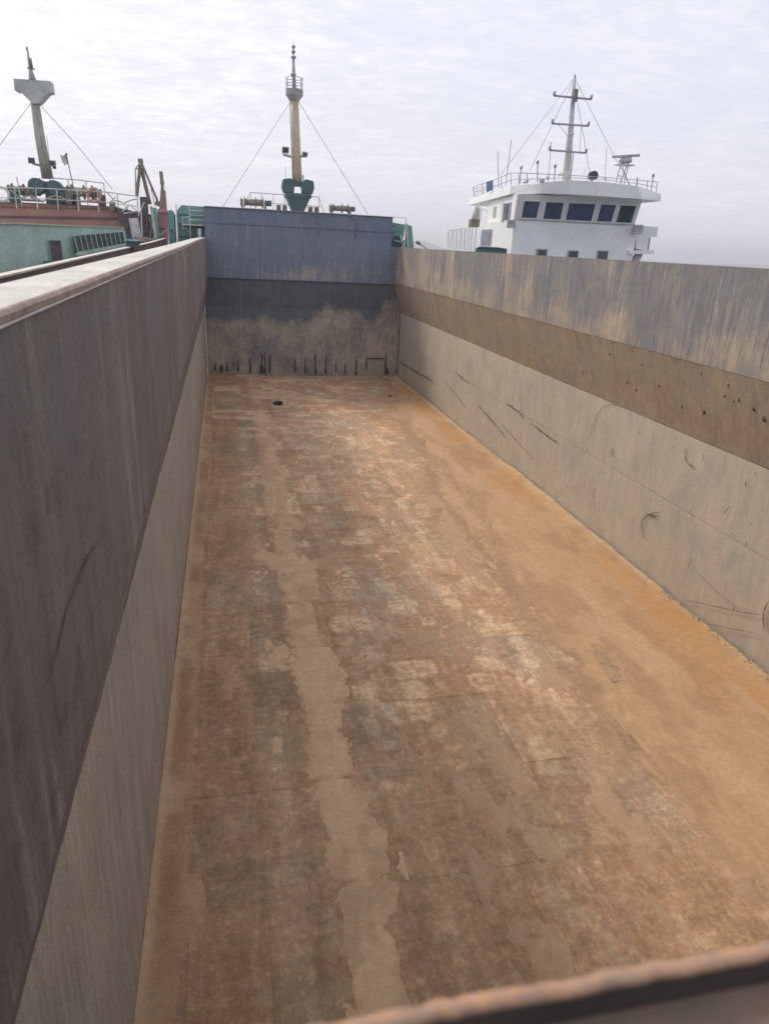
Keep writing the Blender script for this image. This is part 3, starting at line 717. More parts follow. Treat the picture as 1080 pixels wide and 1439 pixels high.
for y in yy:
    w_ = 0.004*(vn(y*3, 1.0, 61)-0.5)*2; x_ = float(lx(y)); z_ = float(lt(y))
    sec.append([(x_-0.016, y, z_-.045), (x_+.004+w_, y, z_-.036), (x_+.008+w_, y, z_-.010), (x_-.004+w_, y, z_+.003), (x_-0.016, y, z_+.006)])
for a, b in zip(sec[:-1], sec[1:]):
    k = len(mb.v); mb.v += [tuple(p) for p in a+b]; mb.f += [(k+i, k+(i+1) % 5, k+5+(i+1) % 5, k+5+i) for i in range(5)]
mb.build('lip_bar', M['lip'], lw)
mb = MB(); mb.tube([(float(lx(y))+0.004, y, float(lt(y))-0.042) for y in np.linspace(0.46, 45, 60)], 0.005, 6); mb.build('weld_bead', M['cap'], lw, True)
MB().box((-1.3, 0.48, -0.1), (-1.24, 45.2, 4.6)).box((-1.22, 0.48, 5.6), (-1.12, 45.2, 7.4)).build('backing_plate', M['deck'], lw)
gm = MB()
def lmark(pts, w): ribbon(gm, [(p[1], p[2]) for p in pts], w, -0.70)
gpts = [(-0.70, 3.70, 6.46), (-0.70, 3.36, 6.50), (-0.70, 3.14, 6.49), (-0.70, 2.88, 6.49), (-0.70, 2.65, 6.42), (-0.70, 2.48, 6.40)]
pts = [Vector(p) for p in gpts]
gm.tube([(float(lx(p.y))+0.012, p.y, p.z) for p in pts], [.003, .006, .004, .003, .003, .002], 5)
o = gm.build('gouge_mark', M['mark'], lw); o['kind'] = 'stuff'

# ------------------------------------------------------------------ end wall of the hold
ew = thing('end_wall', (4.5, 45, 0), 'blue painted steel bulkhead closing the far end of the hold, stained and with painted shade below its knuckle', 'wall')
def end_plate(name, xa, xb, prof, mat, stain_shade, s, st=0.16):
    nu = max(5, int((xb-xa)/st)); xs = np.linspace(xa+.0015, xb-.0015, nu+1)
    (ya, za), (yb, zb) = prof; nv = max(5, int(math.hypot(yb-ya, zb-za)/st)); t = np.linspace(0, 1, nv+1)[None, :]
    X = np.repeat(xs[:, None], nv+1, 1); Z = za*(1-t)+zb*t + X*0; Y = ya*(1-t)+yb*t + X*0
    Y = Y + 0.03*(fbm(X*0.6, Z*0.7, s, 3)-0.5) + 0.003*np.abs(np.sin(np.pi*X/0.6))
    grid_object(name, np.stack([X, Y, Z], -1), mat, ew, np.clip(stain_shade(X, Z, t+X*0), 0, 1), 'stain_shade', (0, 0.01, 0))
def st_eu(X, Z, t):
    zz = (Z-5.8)/3.78
    tan = (1-ss(0.0, 0.34, zz))*(0.35+0.65*np.exp(-((X-4.9)/1.9)**2))
    return c3(0.10+0.62*tan+0.22*ss(0.52, 0.64, fbm(X*0.8, Z*0.8, 501))*(zz < .65), 0.05+0*X, 0.10+0.25*(1-ss(0.02, 0.10, t))*(zz < .1))
def st_el(X, Z, t):
    zz = np.clip(Z/5.8, 0, 1)
    lim = 0.60+0.14*ss(5.2, 6.2, X)*(1-ss(8.0, 8.8, X)) + 0.20*ss(9.0, 9.8, X) + 0.16*(fbm(X*0.7, Z*0.5, 505)-0.5)
    tan = 1-ss(lim-0.10, lim+0.12, zz)  # tan stops short of the knuckle; the dark above it is painted shade
    return c3(0.05+1.05*tan, 0.05+0.2*(1-ss(0, 0.2, zz))*fbm(X, Z, 507), 0.22-0.1*tan+0.25*ss(0.5, 0.65, fbm(X*0.8, Z*1.6, 509))*(1-tan)+0.28*(1-ss(0.05, 0.16, zz)))
xj = [-1.02, 1.15, 3.35, 5.55, 7.75, 9.92]
for a, b in zip(xj[:-1], xj[1:]):
    end_plate('upper_plate', a, b, ((44.9, 8.76), (44.9, 9.58)), M['end_up'], st_eu, 510)
    end_plate('upper_plate', a, b, ((44.9, 5.80), (44.9, 8.75)), M['end_up'], st_eu, 510)
xk = [-1.19, 0.9, 3.1, 5.3, 7.5, 9.3, 10.72]
for a, b in zip(xk[:-1], xk[1:]):
    end_plate('sloped_plate', a, b, ((45.25, 4.1115), (44.9, 5.795)), M['end_low'], st_el, 520)
    end_plate('lower_plate', a, b, ((45.25, -0.06), (45.25, 4.11)), M['end_low'], st_el, 520)
# side returns where the raised bulkhead stands above the coamings
MB().box((9.93, 44.86, 5.9), (10.25, 45.0, 7.93)).build('corner_plate', M['end_up'], ew)
MB().box((-1.02, 44.86, 8.742), (9.92, 44.895, 8.758)).build('lap_seam', M['end_up'], ew)
MB().box((-1.0, 44.80, 5.775), (10.25, 44.885, 5.81)).build('knuckle_bar', M['end_up'], ew)
MB().box((-1.02, 44.84, 9.56), (9.93, 44.93, 9.60)).build('top_bar', M['end_low'], ew)
for x in (5.5, 7.7):
    mb = MB(); mb.tube([(x-0.5, 44.80, 9.53), (x-0.2, 44.80, 9.49), (x-0.04, 44.80, 9.35), (x, 44.80, 9.15), (x, 44.80, 8.3)], 0.028, 6)
    mb.build('conduit_pipe', M['end_up'], ew, True)
for z in (0.75, 1.45):   # dark drain slots rusted into the foot
    pass
slots = [(304,508,520), (311,511,521), (319,512,520), (332,505,517), (350,503,521), (367,499,522), (371,497,522), (377,500,521), (410,503,520), (425,504,520), (440,497,523), (454,498,521), (468,508,520), (481,508,521), (497,505,523), (512,500,515), (540,497,521)]
"""
"""
def slot(x, z0, z1, w):
    n = 7; l = []; r_ = []
    for i in range(n):
        t = i/(n-1); z = z0+(z1-z0)*t; ww = w*random.uniform(0.45, 1.3)*(1.15-0.7*t); q = random.uniform(-.3, .3)*w
        l.append((x-ww+q, 45.195, z)); r_.append((x+ww+q, 45.195, z))
    mb = MB(); k = n; vs = l+r_; fs = [(i, i+1, k+i+1, k+i) for i in range(n-1)]
    vs2 = [(p[0], 45.27, p[2]) for p in vs]
    mb.add(vs+vs2, fs + [(i, i+1, 2*k+i+1, 2*k+i) for i in range(n-1)] + [(k+i, k+i+1, 3*k+i+1, 3*k+i) for i in range(n-1)])
    mb.build('drain_slot', M['darkgap'], ew)
for x, a, b, w in ((-0.72, .30, .85, .05), (-0.35, .2, .7, .10), (0.0, .25, .8, .05), (0.65, .3, .95, .05), (1.4, .2, 1.1, .07), (2.1, .15, 1.35, .10), (2.3, .15, 1.5, .05), (2.6, .2, 1.3, .07),
                   (4.15, .3, 1.1, .05), (4.8, .25, 1.15, .04), (5.45, .1, 1.4, .06), (6.1, .2, 1.35, .05), (6.75, .3, .95, .05), (7.35, .2, .95, .05), (8.05, .1, 1.05, .06), (8.7, .5, 1.4, .04), (9.95, .2, 1.5, .06), (10.1, .2, .6, .12)):
    slot(x, a, b, w)
st_bar = MB(); st_bar.box((8.8, 45.16, 1.16), (9.8, 45.22, 1.22)); st_bar.build('rung_bar', M['black_steel'], ew)

# near coaming the picture is taken over
nc = thing('near_coaming', (3, 0.45, 6.4), 'rust-edged steel coaming close to the camera across the bottom right corner', 'coaming')
def rough_edge():
    xs = np.linspace(-0.9, 10.2, 900); mb = MB(); prev = None
    vs = []; 
    for i, x in enumerate(xs):
        j = 0.0008*(vn(x*17, 1.0, 3)-0.5)*2 + 0.0016*(vn(x*61, 1.0, 13)-0.5)*2 + 0.002*(vn(x*90, 1.0, 5)-0.5)*2
        k = 0.001*(vn(x*9, 2.0, 7)-0.5)*2
        vs += [(x, 0.4475+j*0.5, 7.30+k-0.007), (x, 0.450+j, 7.30+k), (x, 0.463+j, 7.301+k), (x, 0.467+j*0.5, 7.30+k-0.009)]
    fs = []
    for i in range(len(xs)-1):
        a = i*4; fs += [(a, a+1, a+5, a+4), (a+1, a+2, a+6, a+5), (a+2, a+3, a+7, a+6), (a+3, a, a+4, a+7)]
    mb.add(vs, fs); return mb
rough_edge().build('top_edge', M['rust_edge'], nc, True)
MB().box((-0.9, 0.4490, 0.0), (10.2, 0.465, 7.293)).build('coaming_plate', M['black_steel'], nc)
MB().box((-0.9, 0.30, 7.245), (10.2, 0.4485, 7.256)).build('flange', M['brown_flange'], nc)

# left bulwark outside the side deck
bw = thing('bulwark', (-3.2, 22, 6.4), 'dark brown bulwark with a pale top edge outside the left side deck', 'bulwark')
def bz(y): return float(np.interp(y, [-5, 3, 12, 24, 35, 45], [7.16, 7.22, 7.32, 7.48, 7.62, 7.80]))
mb = MB(); me_ = MB(); ys = np.linspace(-5, 45, 26)
for a, b in zip(ys[:-1], ys[1:]):
    mb.loft([(-3.24, a, 6.4), (-3.18, a, 6.4), (-3.18, a, bz(a)-.02), (-3.24, a, bz(a)-.02)], [(-3.24, b, 6.4), (-3.18, b, 6.4), (-3.18, b, bz(b)-.02), (-3.24, b, bz(b)-.02)])
    me_.loft([(-3.30, a, bz(a)-.019), (-3.14, a, bz(a)-.019), (-3.14, a, bz(a)+.012), (-3.30, a, bz(a)+.012)], [(-3.30, b, bz(b)-.019), (-3.14, b, bz(b)-.019), (-3.14, b, bz(b)+.012), (-3.30, b, bz(b)+.012)])
mb.build('plating', M['bulwark'], bw); me_.build('cap_rail', M['pale_edge'], bw)
for y in np.arange(4, 44, 2.0):
    MB().prism([(-3.18, y, 6.42), (-2.85, y, 6.42), (-3.18, y, bz(y)-.1)], (0, .02, 0)).build('bracket', M['bulwark'], bw)
fb = thing('fairlead_box', (-3.05, 28.5, 7.3), 'small dark teal box standing on the left bulwark', 'fairlead')
MB().box((-3.30, 27.6, 7.50), (-2.98, 29.0, 7.72)).build('box', M['darkteal'], fb, bevel=.02)
MB().box((-3.36, 27.5, 7.72), (-2.92, 29.1, 7.76)).build('lid', M['teal'], fb)

# debris on the hold floor
def rock(name, c, r, mat, label, cat, flat=0.5):
    mb = MB(); n = 10; vs = []
    for i in range(5):
        ph = math.pi*(i+.5)/5
        for k in range(n):
            a = 2*math.pi*k/n; q = random.uniform(.75, 1.2)
            vs.append((c[0]+r*1.4*math.sin(ph)*math.cos(a)*q, c[1]+r*math.sin(ph)*math.sin(a)*q, c[2]+r*flat*(math.cos(ph)+.6)*q))
    fs = [(i*n+k, i*n+(k+1) % n, (i+1)*n+(k+1) % n, (i+1)*n+k) for i in range(4) for k in range(n)] + [tuple(range(n)), tuple(range(4*n, 5*n))]
    mb.add(vs, fs); tag(mb.build(name, mat), label, cat)
rock('stone', (2.52, 36.9, 0.02), 0.19, M['stone'], 'dark stone lying on the pinkish far part of the hold floor', 'stone')
rock('stone', (8.95, 39.0, 0.03), 0.07, M['stone'], 'tiny dark lump on the tan sand near the far right corner', 'stone')
rock('scrap', (8.3, 41.4, 0.03), 0.13, M['scrap'], 'pale flat scrap lying near the far end of the hold floor', 'scrap', 0.2)

# ------------------------------------------------------------------ generic fittings
def railing(name, pts, h, label, mat, group=None, rails=(0.5, 1.0), r=0.018, step=1.2, up=None, cat='railing', skip_ends=False):
    """posts and rails along a poly-line of base points"""
    pts = [Vector(p) for p in pts]; root = thing(name, pts[0], label, cat, group)
    for a, b in zip(pts[:-1], pts[1:]):
        n = max(1, round((b-a).length/step))
        for i in range(n + (1 if b == pts[-1] else 0)):
            p = a.lerp(b, i/n); MB().tube([p, p+V(0, 0, h)], r, 6).build('post', mat, root)
    for k in rails:
        mb = MB(); mb.tube([p+V(0, 0, h*k) for p in pts], r*0.9, 6); mb.build('rail', mat, root)
    return root
def floodlight(root, p, facing=(0, -1, -0.4), s=0.3):
    p = Vector(p); f = Vector(facing).normalized()
    fl = MB().beam(p-f*0.06, p+f*0.08, s, s*0.85).build('floodlight', M['greypaint'], root)
    MB().beam(p+f*0.081, p+f*0.095, s*0.8, s*0.66).build('lens', M['glass2'], fl)
def winch(name, c, w, r, label, group, mat='machinery', drum='rope'):
    """drum across the ship with flanges, bearing stands, a motor and a brake wheel"""
    c = Vector(c); root = thing(name, c, label, 'winch', group)
    z = c.z + r + 0.12; ax = V(1, 0, 0)
    MB().tube([(c.x-w/2, c.y, z), (c.x+w/2, c.y, z)], r*0.62, 14).build('drum', M[drum], root, True)
    for k in (-0.5, 0.1, 0.5):
        MB().tube([(c.x+w*k-.03, c.y, z), (c.x+w*k+.03, c.y, z)], r, 16).build('flange', M[mat], root, True)
    for k in (-0.62, 0.62):
        MB().prism([(c.x+w*k-.05, c.y-r, c.z), (c.x+w*k-.05, c.y+r, c.z), (c.x+w*k-.05, c.y+r*.3, z+r*.5), (c.x+w*k-.05, c.y-r*.3, z+r*.5)], (.1, 0, 0)).build('stand', M[mat], root)
    MB().tube([(c.x+w*.66, c.y, z), (c.x+w*.95, c.y, z)], r*.55, 12).build('motor', M['darkteal'], root, True)
    MB().box((c.x-w*.7, c.y-r*1.2, c.z), (c.x+w*1.0, c.y+r*1.2, c.z+.08)).build('bed', M[mat], root)
    MB().tube([(c.x-w*.72, c.y, z), (c.x-w*.66, c.y, z)], r*.8, 14).build('brake_wheel', M[mat], root, True)
    return root

# ------------------------------------------------------------------ this ship's foremast and foredeck
FY = 48.0
fm = thing('foremast', (4.45, FY, 9.6), 'cream foremast with a dark teal machinery head standing behind the blue bulkhead', 'mast')
pb = (4.54, 48.00, 11.13); pt = (4.32, 48.00, 15.79)
MB().tube([pb, lerp(pb, pt, .5), pt], [.285, .27, .25], 20).build('pole', M['cream'], fm, True)
lad = MB(); a = V(*pb)+V(-.31, -.08, 0); b = V(*pt)+V(-.27, -.08, 0); lad.tube([a, b], .02, 5); lad.build('conduit', M['offwhite'], fm)
pp = V(*(4.33, 48.00, 16.01))
n = 12
ring = lambda c, r, z: [(c.x+r*math.cos(2*math.pi*k/n+.26), c.y+r*math.sin(2*math.pi*k/n+.26), z) for k in range(n)]
MB().loft(ring(pp, .28, pp.z-.30), ring(pp, .50, pp.z-.02)).build('platform', M['greypaint'], fm)
MB().loft(ring(pp, .52, pp.z-.02), ring(pp, .52, pp.z+.30)).build('basket', M['greypaint'], fm)
br = MB()
for k in range(6):
    a = 2*math.pi*k/6+.3; q = V(pp.x+.5*math.cos(a), pp.y+.5*math.sin(a), pp.z+.3); br.tube([q, q+V(0, 0, .58)], .022, 5)
for z in (.58, .88): br.tube([(pp.x+.5*math.cos(2*math.pi*k/12), pp.y+.5*math.sin(2*math.pi*k/12), pp.z+z) for k in range(13)], .02, 5, cap=False)
br.build('basket_rail', M['greypaint'], fm)
tp = V(*(4.26, 48.00, 18.03))
MB().tube([pp+V(0, 0, .2), lerp(pp, tp, .55), tp], [.12, .10, .07], 10).build('topmast', M['greypaint'], fm, True)
for yy, rr in ((66, .10), (73, .12), (80.5, .14), (105, .16)):
    pass
for p, rr in (((4.28, 48.00, 18.46), .11), ((4.27, 48.00, 18.21), .12), ((4.28, 48.00, 17.94), .15), ((4.27, 48.00, 17.07), .17)):
    p = V(*p); MB().tube([p-V(0, 0, .09), p-V(0, 0, .03), p+V(0, 0, .04), p+V(0, 0, .09)], [rr*.5, rr, rr, rr*.5], 10).build('signal_lamp', M['greypaint'], fm, True)
MB().tube([tp, (4.28, 48.00, 18.46)], .045, 6).tube([(4.28, 48.00, 18.46), (4.32, 48.00, 18.81)], .014, 5).build('spike', M['greypaint'], fm)
MB().beam((3.65, 48.00, 12.84), (4.15, 48.00, 12.74), .12, .14).build('lamp_bracket', M['greypaint'], fm); MB().beam((4.57, 48.00, 12.77), (5.13, 48.00, 12.86), .12, .14).build('lamp_bracket', M['greypaint'], fm)
floodlight(fm, (3.80, 47.95, 13.09), (0.1, -1, -.3), .40); floodlight(fm, (4.96, 47.95, 12.94), (0.6, -1, -.6), .30)
MB().tube([(3.80, 48.00, 12.19), (3.82, 48.00, 11.25)], .012, 5).build('whip_aerial', M['wire'], fm)
MB().tube([(4.12, 48.00, 15.70), (0.02, 47.00, 9.68)], .014, 5).build('stay', M['wire'], fm)
MB().tube([(4.56, 48.00, 15.74), (8.78, 47.00, 9.76)], .014, 5).build('stay', M['wire'], fm)
# machinery head: trapezoid pedestal, cross box, two fat cheeks
c0 = V(*(4.54, 48.00, 9.88)); c1 = V(*(4.54, 48.00, 10.45))
sq = lambda c, a, b, z: [(c.x-a, c.y-b, z), (c.x+a, c.y-b, z), (c.x+a, c.y+b, z), (c.x-a, c.y+b, z)]
z0 = 9.62
MB().loft(sq(c0, .34, .34, z0), sq(c1, .70, .55, c1.z)).build('pedestal', M['darkteal'], fm)
MB().box((c1.x-.80, FY-.6, c1.z+.005), (c1.x+.80, FY+.6, c1.z+.27)).build('turntable', M['darkteal'], fm, bevel=.06)
ztop = c1.z+.27
for s in (-1, 1):
    cc = V(c1.x+s*.58, FY-.05, ztop+.40)
    pr = [(-.32, -.40), (.30, -.40), (.40, -.05), (.34, .34), (-.12, .42), (-.38, .20)]
    MB().prism([(cc.x+s*a_, FY-.5, cc.z+b_) for a_, b_ in pr], (0, .9, 0)).build('sheave_cheek', M['darkteal'], fm, bevel=.05)
MB().beam((c1.x-.5, FY-.1, ztop+.52), (c1.x+.5, FY-.1, ztop+.52), .5, .26).build('cross_box', M['darkteal'], fm)
MB().tube([(c1.x+.32, FY-.2, ztop+.7), (c1.x+.32, FY-.2, ztop+1.05)], .04, 6).build('grease_cup', M['darkteal'], fm)

r_ = thing('deck_railing', (4.82, 50.00, 9.88), 'white railing with sloping ends on the raised deck at the foot of the foremast', 'railing')
tl = [(1.76, 50.00, 10.73), (3.82, 50.00, 10.75)]; 
A, B = V(*tl[0]), V(*(6.10, 50.00, 10.72)); zb = 9.62
MB().tube([(A.x-.65, A.y, zb), A, B, (B.x+.42, B.y, zb)], .026, 6).build('rail', M['greypaint'], r_)
MB().tube([(A.x-.3, A.y, (A.z+zb)/2), ((A.x), A.y, (A.z+zb)/2), (B.x, B.y, (B.z+zb)/2), (B.x+.22, B.y, (B.z+zb)/2)], .02, 6).build('rail', M['greypaint'], r_)
for t in (0, .16, .33, .5, .66, .83, 1):
    p = A.lerp(B, t); MB().tube([p, (p.x, p.y, zb)], .022, 6).build('post', M['greypaint'], r_)
winch('anchor_winch', (1.85, 47.2, 9.62), 1.1, .30, 'brown winch on the foredeck left of the foremast, behind the blue bulkhead', 'winches on the foredeck', drum='boom')
winch('anchor_winch', (7.1, 47.2, 9.62), .95, .26, 'brown winch on the foredeck right of the foremast, behind the blue bulkhead', 'winches on the foredeck', drum='boom')
def bollard(c, label, s=.16):
    c = Vector(c); r = thing('bollard', c, label, 'bollard', 'bollards on the foredeck')
    for k in (-1, 1):
        MB().tube([(c.x+k*s*1.4, c.y, c.z), (c.x+k*s*1.4, c.y, c.z+.30), (c.x+k*s*1.4, c.y, c.z+.34)], [s, s, s*1.25], 12).build('horn', M['machinery'], r, True)
    MB().box((c.x-s*3, c.y-s*1.4, c.z), (c.x+s*3, c.y+s*1.4, c.z+.05)).build('base', M['machinery'], r)
bollard((3.45, 46.4, 9.62), 'twin bollard on the foredeck just left of the foremast foot', .13)
bollard((5.35, 46.4, 9.62), 'twin bollard on the foredeck just right of the foremast foot', .13)

# teal structure at the left end of the bulkhead
th = thing('conveyor_housing', (-1.9, 45.6, 6.4), 'teal steel housing with a white stair platform at the left end of the blue bulkhead', 'housing')
MB().prism([(-2.62, 46.0, 6.45), (-1.05, 46.0, 6.45), (-1.05, 46.0, 9.60), (-2.30, 46.0, 9.62), (-2.62, 46.0, 9.25)], (0, 2.2, 0)).build('casing', M['teal'], th)
for z in (7.1, 7.9, 8.6, 9.1): MB().box((-2.60, 45.93, z), (-1.05, 45.998, z+.05)).build('stiffener', M['darkteal'], th)
MB().box((-2.3, 45.2, 8.55), (-1.06, 45.95, 8.62)).build('platform', M['offwhite'], th)
for x in (-2.55, -1.85): MB().tube([(x, 45.3, 6.45), (x, 45.3, 9.62)], .032, 6).build('stanchion', M['offwhite'], th)
for z in (8.85, 9.1, 9.35): MB().tube([(-1.85, 45.3, z), (-1.04, 45.3, z)], .024, 6).build('handrail', M['offwhite'], th)
MB().tube([(-2.25, 45.25, 8.3), (-2.25, 45.25, 8.95), (-1.85, 45.25, 9.0)], .024, 6).build('handrail', M['offwhite'], th)
for k in range(4): MB().box((-2.28+k*.11, 45.15, 8.48-k*.13), (-2.12+k*.11, 45.45, 8.50-k*.13)).build('step', M['offwhite'], th)
MB().tube([(-1.32, 45.25, 7.6), (-1.32, 45.25, 8.40)], .11, 12).build('vent_pipe', M['offwhite'], th, True)
tb = thing('winch_post', (-2.95, 45.8, 6.4), 'narrow teal post box between the pink tower and the teal housing', 'post')
MB().prism([(-3.08, 45.6, 6.45), (-2.72, 45.6, 6.45), (-2.72, 45.6, 9.22), (-2.88, 45.6, 9.34), (-3.08, 45.6, 9.22)], (0, .5, 0)).build('casing', M['teal'], tb)
MB().box((-2.72, 45.65, 6.45), (-2.66, 46.05, 9.1)).build('side_plate', M['darkteal'], tb)
MB().box((-2.95, 45.5, 8.2), (-2.80, 45.6, 8.3)).build('latch', M['darkteal'], tb)

# teal structure at the right end of the bulkhead
tr = thing('conveyor_hopper', (10.9, 46, 6.4), 'teal hopper with slanted struts at the right end of the blue bulkhead', 'hopper')
MB().prism([(9.98, 46.0, 8.55), (10.9, 46.0, 8.55), (10.95, 46.0, 9.25), (9.98, 46.0, 9.36)], (0, 1.6, 0)).build('hopper', M['teal'], tr)
MB().prism([(10.05, 46.1, 7.0), (10.75, 46.1, 7.0), (10.9, 46.1, 8.54), (9.99, 46.1, 8.54)], (0, 1.2, 0)).build('chute', M['darkteal'], tr)
MB().beam((10.62, 45.7, 8.6), (11.05, 45.7, 7.6), .12, .16).build('strut', M['palegreen'], tr)
MB().beam((10.95, 45.7, 9.3), (11.22, 45.7, 7.4), .12, .14).build('strut', M['palegreen'], tr)
MB().prism([(11.1, 46.0, 9.25), (11.38, 46.0, 9.20), (11.72, 46.0, 7.2), (11.25, 46.0, 7.2)], (0, .7, 0)).build('slanted_box', M['teal'], tr)
MB().tube([(9.98, 45.5, 9.62), (10.9, 45.5, 9.62)], .02, 6).build('handrail', M['offwhite'], tr)
for x in (9.99, 10.88): MB().tube([(x, 45.5, 8.2), (x, 45.5, 9.62)], .024, 6).build('stanchion', M['offwhite'], tr)
for z in (8.35, 8.75, 9.1): MB().tube([(9.98, 45.2, z), (10.14, 45.2, z+.04)], .06, 8).build('hinge', M['darkteal'], tr)
MB().tube([(10.2, 45.4, 8.3), (10.6, 45.35, 8.22), (10.9, 45.4, 8.35)], .05, 8).build('pipe', M['teal'], tr)
MB().tube([(11.84, 46.00, 8.25), (11.92, 44.00, 7.91)], .035, 6).tube([(11.80, 46.05, 8.27), (11.88, 45.80, 8.19)], .10, 8).build('guy_rod', M['machinery'], tr)

# ------------------------------------------------------------------ neighbouring ship on the left
gs = thing('moored_ship', (-9, 45, 6), 'moored ship on the left with a red forecastle above a green side, both paled as if by haze', 'ship')
SY = 46.0
poly = [(-14.05, 46.00, 9.22), (-9.74, 46.00, 9.28), (-5.81, 46.00, 9.32), (-5.57, 46.00, 9.00), (-5.55, 46.00, 8.25), (-8.75, 46.00, 8.16), (-14.22, 46.00, 8.10)]
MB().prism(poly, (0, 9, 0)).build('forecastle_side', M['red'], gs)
MB().beam((-14.15, 45.95, 8.41), (-5.58, 45.95, 8.73), .07, .10).build('rubbing_strake', M['darkmaroon'], gs)
MB().beam((-14.08, 45.95, 8.90), (-5.70, 45.95, 9.19), .05, .025).build('rubbing_strake', M['darkmaroon'], gs)
MB().beam((-14.02, 45.90, 9.22), (-5.80, 45.90, 9.32), .10, .04).build('deck_edge', M['darkmaroon'], gs)
# green side: a slightly splayed wall whose top ledge is pale
G = [(-10.47, 33.00, 7.95), (-8.63, 35.00, 8.12), (-6.92, 38.00, 8.15), (-5.19, 43.00, 8.21)]
for k in range(3):
    a, b = V(*G[k]), V(*G[k+1]); lo = 4.0
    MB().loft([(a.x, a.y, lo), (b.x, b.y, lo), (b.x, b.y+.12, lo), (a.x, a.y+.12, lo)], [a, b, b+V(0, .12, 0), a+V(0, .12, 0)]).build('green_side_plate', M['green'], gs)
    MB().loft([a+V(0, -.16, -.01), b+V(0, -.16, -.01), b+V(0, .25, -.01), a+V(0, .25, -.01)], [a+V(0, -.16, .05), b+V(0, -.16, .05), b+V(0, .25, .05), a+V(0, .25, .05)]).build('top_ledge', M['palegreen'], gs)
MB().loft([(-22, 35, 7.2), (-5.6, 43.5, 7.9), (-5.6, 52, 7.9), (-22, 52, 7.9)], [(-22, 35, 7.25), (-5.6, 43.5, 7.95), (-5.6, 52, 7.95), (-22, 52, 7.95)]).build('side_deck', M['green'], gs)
MB().box((-22, 44.5, -1), (-5.2, 60, 7.2)).build('hull', M['darkmaroon'], gs)
# row of bolt heads under the ledge
for k in range(16):
    p = lerp((-8.46, 36.20, 7.67), (-5.61, 42.20, 7.96), k/15); MB().tube([p+V(0, -.18, 0), p+V(0, .3, 0)], .045, 8).build('bolt_head', M['darkteal'], gs)
dh = MB().loft([(-7.63, 36.60, 6.62), (-7.24, 37.10, 6.66), (-7.28, 37.10, 7.50), (-7.64, 36.60, 7.48)], [(-7.70, 36.90, 6.61), (-7.30, 37.40, 6.65), (-7.34, 37.40, 7.49), (-7.71, 36.90, 7.48)]).build('door', M['darkmaroon'], gs)
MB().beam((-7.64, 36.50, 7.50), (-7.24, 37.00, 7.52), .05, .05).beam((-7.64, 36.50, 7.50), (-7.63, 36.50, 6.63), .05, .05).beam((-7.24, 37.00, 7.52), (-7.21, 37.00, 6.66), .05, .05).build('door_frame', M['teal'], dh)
MB().box((-7.85, 36.00, 6.48), (-7.40, 36.50, 6.64)).build('door_step', M['darkteal'], gs)
# louvred bay of ten dark panels between pale ribs
TL, TR, BL, BR = (-6.76, 37.90, 7.74), (-5.16, 42.60, 8.02), (-6.67, 37.90, 7.05), (-5.09, 42.60, 7.47)
bay = MB().loft([lerp(TL, TR, -.02)+V(0, -.10, .05), lerp(TL, TR, 1.02)+V(0, -.10, .05), lerp(BL, BR, 1.02)+V(0, -.10, -.05), lerp(BL, BR, -.02)+V(0, -.10, -.05)],
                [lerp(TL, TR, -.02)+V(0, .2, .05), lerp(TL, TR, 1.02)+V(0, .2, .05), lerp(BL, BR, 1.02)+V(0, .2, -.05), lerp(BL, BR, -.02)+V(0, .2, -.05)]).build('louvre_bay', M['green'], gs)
for k in range(10):
    a, b = (k+.06)/10, (k+.94)/10
    q = [lerp(TL, TR, a), lerp(TL, TR, b), lerp(BL, BR, b), lerp(BL, BR, a)]
    MB().loft([p+V(0, -.13, 0) for p in q], [p+V(0, -.09, 0) for p in q]).build('louvre_panel', M['darkgap'], bay)
for k in range(11):
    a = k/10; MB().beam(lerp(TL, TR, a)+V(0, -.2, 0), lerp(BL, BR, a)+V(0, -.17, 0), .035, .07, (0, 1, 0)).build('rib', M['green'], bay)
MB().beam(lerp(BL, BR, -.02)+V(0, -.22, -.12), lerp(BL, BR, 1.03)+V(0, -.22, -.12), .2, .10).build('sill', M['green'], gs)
for k in range(8):
    a, b = (k+.15)/8*.8+.05, (k+.75)/8*.8+.05
    q = [lerp(BL, BR, a)+V(0, -.16, -.24), lerp(BL, BR, b)+V(0, -.16, -.24), lerp(BL, BR, b)+V(0, -.16, -.38), lerp(BL, BR, a)+V(0, -.16, -.38)]
    MB().loft(q, [p+V(0, .1, 0) for p in q]).build('freeing_port', M['darkgap'], gs)
# dark end structure with a pale door
MB().loft([(-5.75, 45.20, 9.26), (-3.57, 45.20, 8.97), (-3.80, 45.20, 7.11), (-5.47, 45.20, 7.04)], [(-6.11, 48.00, 9.34), (-3.79, 48.00, 9.03), (-4.04, 48.00, 7.06), (-5.81, 48.00, 6.98)]).build('end_structure', M['darkmaroon'], gs)
MB().loft([(-5.13, 45.00, 8.74), (-4.63, 45.00, 8.80), (-4.46, 45.00, 7.46), (-4.97, 45.00, 7.33)], [(-5.15, 45.19, 8.74), (-4.65, 45.19, 8.80), (-4.48, 45.19, 7.46), (-4.99, 45.19, 7.33)]).build('pale_door', M['offwhite'], gs)
MB().loft([(-5.44, 44.30, 8.05), (-5.14, 44.30, 7.95), (-4.90, 44.30, 7.67), (-4.90, 44.30, 7.15), (-5.43, 44.30, 7.13)], [(-5.52, 45.00, 8.05), (-5.23, 45.00, 7.95), (-4.98, 45.00, 7.67), (-4.98, 45.00, 7.14), (-5.52, 45.00, 7.11)]).build('side_locker', M['darkteal'], gs)
for k, (a, b) in enumerate((((200,302), (201,346)), ((192,300), (199,346)))):
    pass
MB().tube([(-4.42, 44.80, 9.10), (-4.47, 44.80, 7.32)], .045, 6).build('stanchion', M['offwhite'], gs)
